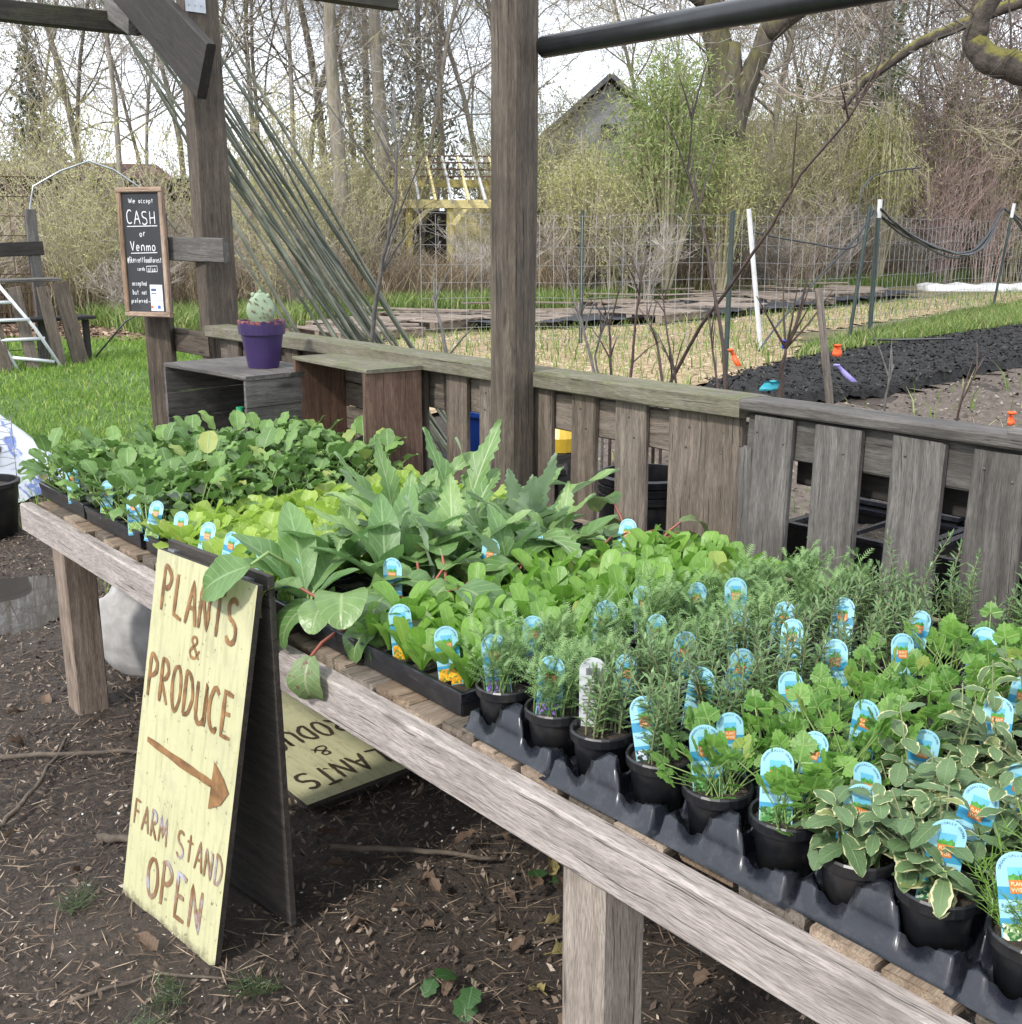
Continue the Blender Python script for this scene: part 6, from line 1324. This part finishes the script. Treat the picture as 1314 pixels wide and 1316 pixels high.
for i, (az, d, s, H_, W_, lab) in enumerate([(47.6, 21.6, 1.3, 3.45, .85, 'bushy bright green bamboo clump in front of the great oak'), (50.3, 22.3, 1.15, 2.6, .7, 'lower yellow green bushy clump beside the bamboo'), (43.6, 21.3, 1.05, 2.9, .8, 'yellow green bushy shrub below the grey house'), (57.6, 28.5, 1.35, 3.3, .7, 'green drooping shrub by the ivy covered trunk')]):
    x, y_ = pol(az, d); t = thing('bushy_shrub', lab, 'shrub', (x, y_, .35)); st, lf = willow(30 + i, H_, W_, 12000 if i == 0 else 6500, M_BUD[2] if i == 0 else M_BUD[0], .16, .10 if i == 0 else .08, i == 3); lpart('stems', st, t, S(s)); lpart('leaves', lf, t, S(s))
for i, (az, d, H_) in enumerate([(57.4, 29.5, 7.2), (31.5, 21, 5.6), (33.6, 23, 6.5)]):
    x, y_ = pol(az, d); t = thing('ivy_covered_tree', ['broken trunk wrapped in dark glossy ivy', 'bare trunk with ivy climbing its side', 'thick dark trunk with ivy behind the yellow shed'][i], 'tree', (x, y_, .3)); b = MB(); q2 = random.Random(i)
    b.tube([(0, 0, -.2), (.05, 0, H_ * .4), (.0, .1, H_ * .8), (.1, .1, H_ * 1.6)], [.16, .14, .11, .04], 8); lpart('trunk', b.mesh('trunk', M_BARK, True), t, T(0, 0, 0)); pts = []
    for k in range(4200):
        a = q2.uniform(0, 6.28); z = q2.uniform(.3 if i == 0 else 1.8, 1.) * H_ if i else q2.uniform(.2, 1) * H_; z = min(z, H_ * 1.1); r = (.22 + .20 * abs(math.sin(z * 2.1))) * q2.uniform(.7, 1.1) * (1 if i == 0 else .75); pts.append((r * math.cos(a), r * math.sin(a), z))
    lpart('ivy', fleck_mesh(pts, .065, M_BUD[4], i, .8), t, T(0, 0, 0))
M_CONI = islandm('conifer foliage', [(0, (.05, .07, .045)), (1, (.12, .145, .09))], .7, .1)
for i, (az, d, H_) in enumerate([(14.5, 38, 8), (33, 46, 14), (35.5, 44, 13), (56, 46, 11), (18, 46, 9), (49.5, 50, 9)]):
    q2 = random.Random(i); x, y_ = pol(az, d); t = thing('conifer', 'dark green conifer far behind the bare trees', 'tree', (x, y_, .3), 0, 'far conifers'); b = MB(); b.tube([(0, 0, 0), (0, 0, H_)], [.25, .03], 6); lpart('trunk', b.mesh('trunk', M_BARK), t, T(0, 0, 0)); pts = []
    for k in range(6500):
        z = H_ * (1 - math.sqrt(q2.random()) * .9); a = q2.uniform(0, 6.28); r = (H_ - z) * .26 * q2.uniform(.2, 1) * (1 + .25 * math.sin(z * 5)); pts.append((r * math.cos(a), r * math.sin(a), z - r * .3))
    lpart('crown', fleck_mesh(pts, .26, M_CONI, i, .3, .6), t, T(0, 0, 0))
# the great oak with a forked trunk and mossy limb
def limb(b, tw, tips, pts, r0, r1, seed, n=14, tl=1.6, tr=1.):
    q2 = random.Random(seed); pv = [Vector(p) for p in pts]; fine = []
    for k in range(len(pv) - 1):
        for m in range(4): fine.append(pv[k].lerp(pv[k + 1], m / 4) + Vector((q2.uniform(-1, 1), q2.uniform(-1, 1), q2.uniform(-1, 1))) * r0 * .12)
    fine.append(pv[-1]); N = len(fine); b.tube(fine, [r0 + (r1 - r0) * k / (N - 1) for k in range(N)], 10, True)
    def tg(p, d, L, r, lev):
        a = p; ps = [p]
        for i in range(4): d = (d + Vector((q2.uniform(-1, 1), q2.uniform(-1, 1), q2.uniform(-1, .8))) * .35).normalized(); a = a + d * L / 4; ps.append(a)
        tw.tube(ps, [r * (1 - .2 * i) for i in range(5)], 4 if r > .02 else 3, False)
        if lev:
            for k in range(5): i = q2.randrange(1, 5); tg(ps[i], (d + Vector((q2.uniform(-1, 1), q2.uniform(-1, 1), q2.uniform(-1, .7)))).normalized(), L * q2.uniform(.4, .7), max(.005 * tr, r * .5), lev - 1)
    for k in range(n):
        i = q2.randrange(N // 3, N); tg(fine[i], Vector((q2.uniform(-1, 1), q2.uniform(-1, 1), q2.uniform(-.5, 1))).normalized(), tl * q2.uniform(.5, 1.2), max(.014, r1 * .45) * tr, 2)
ox, oy = pol(50.2, 24.0); oak = thing('oak_tree', 'great old oak with a thick forked trunk and mossy limb above the green clump', 'tree', (ox, oy, .35))
def rel(az, d, z): a = pol(az, d); return (a[0] - ox, a[1] - oy, z - .35)
b = MB(); tw = MB()
limb(b, tw, None, [(0, 0, -.2), rel(50.4, 24, 2), rel(50.4, 24, 3.9), rel(50.2, 24, 5.2)], .46, .20, 1, 0)
limb(b, tw, None, [rel(50.3, 24, 3.4), rel(50.0, 24, 4.5), rel(49.4, 24, 5.8), rel(48.6, 24, 7.5), rel(47.5, 24, 10)], .34, .15, 2, 12, 2.4, .5)
limb(b, tw, None, [rel(50.4, 24, 3.2), rel(50.8, 24, 4.1), rel(51.6, 24, 5.0), rel(52.5, 24, 6.2), rel(53.4, 24, 9)], .27, .13, 3, 12, 2.4, .5)
limb(b, tw, None, [rel(51.9, 24, 5.4), rel(53.2, 23.8, 5.75), rel(54.6, 23.5, 6.0), rel(56.2, 23, 6.5)], .22, .10, 4, 12, 1.8, .5)
limb(b, tw, None, [rel(49.2, 24, 5.9), rel(47.0, 23.8, 6.6), rel(44.8, 23.5, 6.5), rel(43, 23, 7.2)], .2, .08, 5, 12, 1.8, .5)
lpart('trunk', b.mesh('trunk', M_OAK, True), oak, T(0, 0, 0)); lpart('crown', tw.mesh('crown', M_TWG[3]), oak, T(0, 0, 0))
# nearer oak whose mossy limb hangs in from the right
nx, ny_ = 9.6, 2.3; no = thing('oak_tree', 'nearer oak at the right whose yellow mossy limb hangs over the garden', 'tree', (nx, ny_, .35))
q = NT('thick yellow moss bark'); c = q.n('TexCoord').outputs['Object']; nn = q.noise(c, 14, 6, .7); nz_ = q.n('SeparateXYZ', {0: q.n('NewGeometry').outputs['Normal']}).outputs['Z']
M_MOSSY = q.done(q.bsdf(q.mix(q.n('MapRange', {'Value': q.math('ADD', nz_, q.math('MULTIPLY', q.math('SUBTRACT', nn, .5), 1.6)), 'From Min': .15, 'From Max': .5}).outputs[0], q.ramp(nn, [(.3, (.03, .025, .02)), (.7, (.11, .09, .075))]), q.ramp(nn, [(.3, (.07, .065, .014)), (.7, (.20, .18, .045))])), .95, q.bump(nn, .9, .03)))
b = MB(); tw = MB(); o0 = Vector((nx, ny_, .35))
limb(b, tw, None, [(0, 0, -.2), (.1, .05, 1.5), (.0, .1, 2.6), (-.2, .0, 4.5)], .32, .22, 11, 0)
limb(b, tw, None, [tuple(Vector(p) - o0) for p in [(9.6, 2.4, 2.3), (8.6, 3.3, 2.58), (8.02, 4.09, 2.70), (7.90, 4.32, 2.80), (7.86, 4.38, 2.90), (7.88, 4.34, 3.05), (8.0, 4.2, 3.6)]], .13, .06, 12, 5, .9, .4)
limb(b, tw, None, [tuple(Vector(p) - o0) for p in [(9.5, 2.6, 3.3), (8.6, 4.0, 3.35), (8.2, 5.0, 3.0), (8.05, 5.35, 2.75), (8.0, 5.5, 2.55)]], .06, .018, 13, 6, .7, .45)
lpart('trunk', b.mesh('trunk', M_MOSSY, True), no, T(0, 0, 0)); lpart('crown', tw.mesh('crown', plain('dark oak twig', (.11, .09, .075), .8, .2, 5)), no, T(0, 0, 0))

# ------------------------------------------------------------------ far buildings
M_SHING = soilm('grey roof shingles', (.12, .12, .125), (.19, .19, .195), (.26, .26, .26), 6, False); M_SIDE = plain('grey house siding', (.50, .51, .53), .7, .1, 4); M_TRIM = plain('pale trim', (.5, .5, .5), .6)
hx, hy = pol(44.3, 40); hs = thing('grey_house', 'grey shingled gable house far behind the thicket', 'house', (hx, hy, .35), rad(-40))
b = MB(); b.box((0, 0, 1.9), (4.6, 6, 3.8)); b.add([(-2.3, -3, 3.8), (2.3, -3, 3.8), (0, -3, 5.75)], [(0, 1, 2)]); b.add([(-2.3, 3, 3.8), (2.3, 3, 3.8), (0, 3, 5.75)], [(0, 2, 1)]); lpart('wall', b.mesh('wall', M_SIDE), hs, T(0, 0, 0))
for s in (-1, 1):
    b = MB(); b.box((0, 0, 0), (3.35, 6.8, .14)); lpart('roof', b.mesh('roof', M_SHING), hs, T(s * 1.28, 0, 4.86) @ RY(s * math.atan2(1.95, 2.3)))
b = MB(); b.box((0, -3.03, 4.3), (.7, .06, .6)); w_ = lpart('window', b.mesh('window', M_TRIM), hs, T(0, 0, 0)); b = MB(); b.box((0, -3.07, 4.3), (.54, .03, .46)); lpart('pane', b.mesh('pane', plain('dark glass', (.05, .06, .07), .1)), w_, T(0, 0, 0))
b = MB(); b.box((4.2, 2.2, 1.7), (5, 4.5, 3.4)); lpart('wing', b.mesh('wing', M_SIDE), hs, T(0, 0, 0)); b = MB(); b.box((0, 0, 0), (5.6, 3.2, .14)); lpart('wing_roof', b.mesh('wing_roof', M_SHING), hs, T(4.4, .9, 4.2) @ RX(rad(33)))
M_YW = wood('yellow painted timber', (.55, .44, .14), (.74, .63, .27), (.82, .73, .38))
sx_, sy_ = pol(36.9, 23.5); shd = thing('yellow_shed', 'open yellow timber shelter with a bare rafter roof in the thicket', 'shelter', (sx_, sy_, .35), rad(-30))
W2 = WM[shd.name]
def sb(nm, a, c_, w, t, mat=M_YW, up=(0, -1, 0), var=0): board(nm, W2 @ Vector(a), W2 @ Vector(c_), w, t, mat, shd, up=W2.to_3x3() @ Vector(up), var=var, rnd=.002)
for x in (-.9, -.1, .9): sb('post', (x, -.8, 0), (x, -.8, 1.75), .13, .13)
for x in (-.9, .9): sb('post', (x, .8, 0), (x, .8, 2.2), .13, .13)
sb('beam', (-1.15, -.88, 1.8), (1.3, -.88, 1.8), .16, .08); sb('beam', (-1.15, .8, 2.25), (1.3, .8, 2.25), .16, .08)
for i in range(8): sb('rafter', (-1.05 + i * .32, -1.15, 1.84), (-1.05 + i * .32, .5, 2.75), .09, .045, M_WHITE if i % 2 else M_YW, (1, 0, 0), i)
for i in range(4): sb('batten', (-1.2, -.3 + i * .26, 2.34 + i * .145), (1.35, -.3 + i * .26, 2.34 + i * .145), .07, .03, M_RED, (0, 0, 1), i)
sb('gable_panel', (-1.1, -.1, 1.85), (-1.1, -.1, 2.55), .9, .03, M_YW, (1, 0, 0)); sb('wall_panel', (.05, .6, 1.35), (1.3, .6, 1.35), 1.0, .04, M_YW); sb('shade_panel', (-.9, .72, .9), (.0, .72, .9), 1.6, .03, M_DARKW); sb('brace', (-.85, -.88, 1.4), (-.5, -.88, 1.72), .09, .05); sb('brace', (.2, -.88, 1.72), (-.05, -.88, 1.4), .09, .05)  # dark panel added behind the left opening to stand for interior shade
gx, gy = pol(16.2, 27); gs = thing('grey_shed', 'low corrugated grey shed with a rusty roof far beyond the lawn', 'shed', (gx, gy, .35), rad(-16)); M_CORR = plain('grey corrugated wall', (.27, .28, .30), .6, .15, 3)
b = MB(); b.box((0, 0, 1.15), (6.5, 3, 2.3)); lpart('wall', b.mesh('wall', M_CORR), gs, T(0, 0, 0))
for i in range(26): bb_ = MB(); bb_.box((0, 0, 1.15), (.06, .05, 2.3)); lpart('batten', bb_.mesh('batten', M_CORR), gs, T(-3.1 + i * .25, -1.52, 0)) if i == 0 else lpart('batten', bpy.data.objects['batten.001'].data if False else gs.children[1].data, gs, T(-3.1 + i * .25, -1.52, 0))
b = MB(); b.box((0, 0, 0), (7, 3.6, .1)); lpart('roof', b.mesh('roof', plain('rusty roof', (.24, .13, .10), .8, .3, 2)), gs, T(0, 0, 2.5) @ RX(rad(9)))

for ob_ in COL.objects:
    if ob_.name.split('.')[0] in STUFFN: ob_['kind'] = 'stuff'
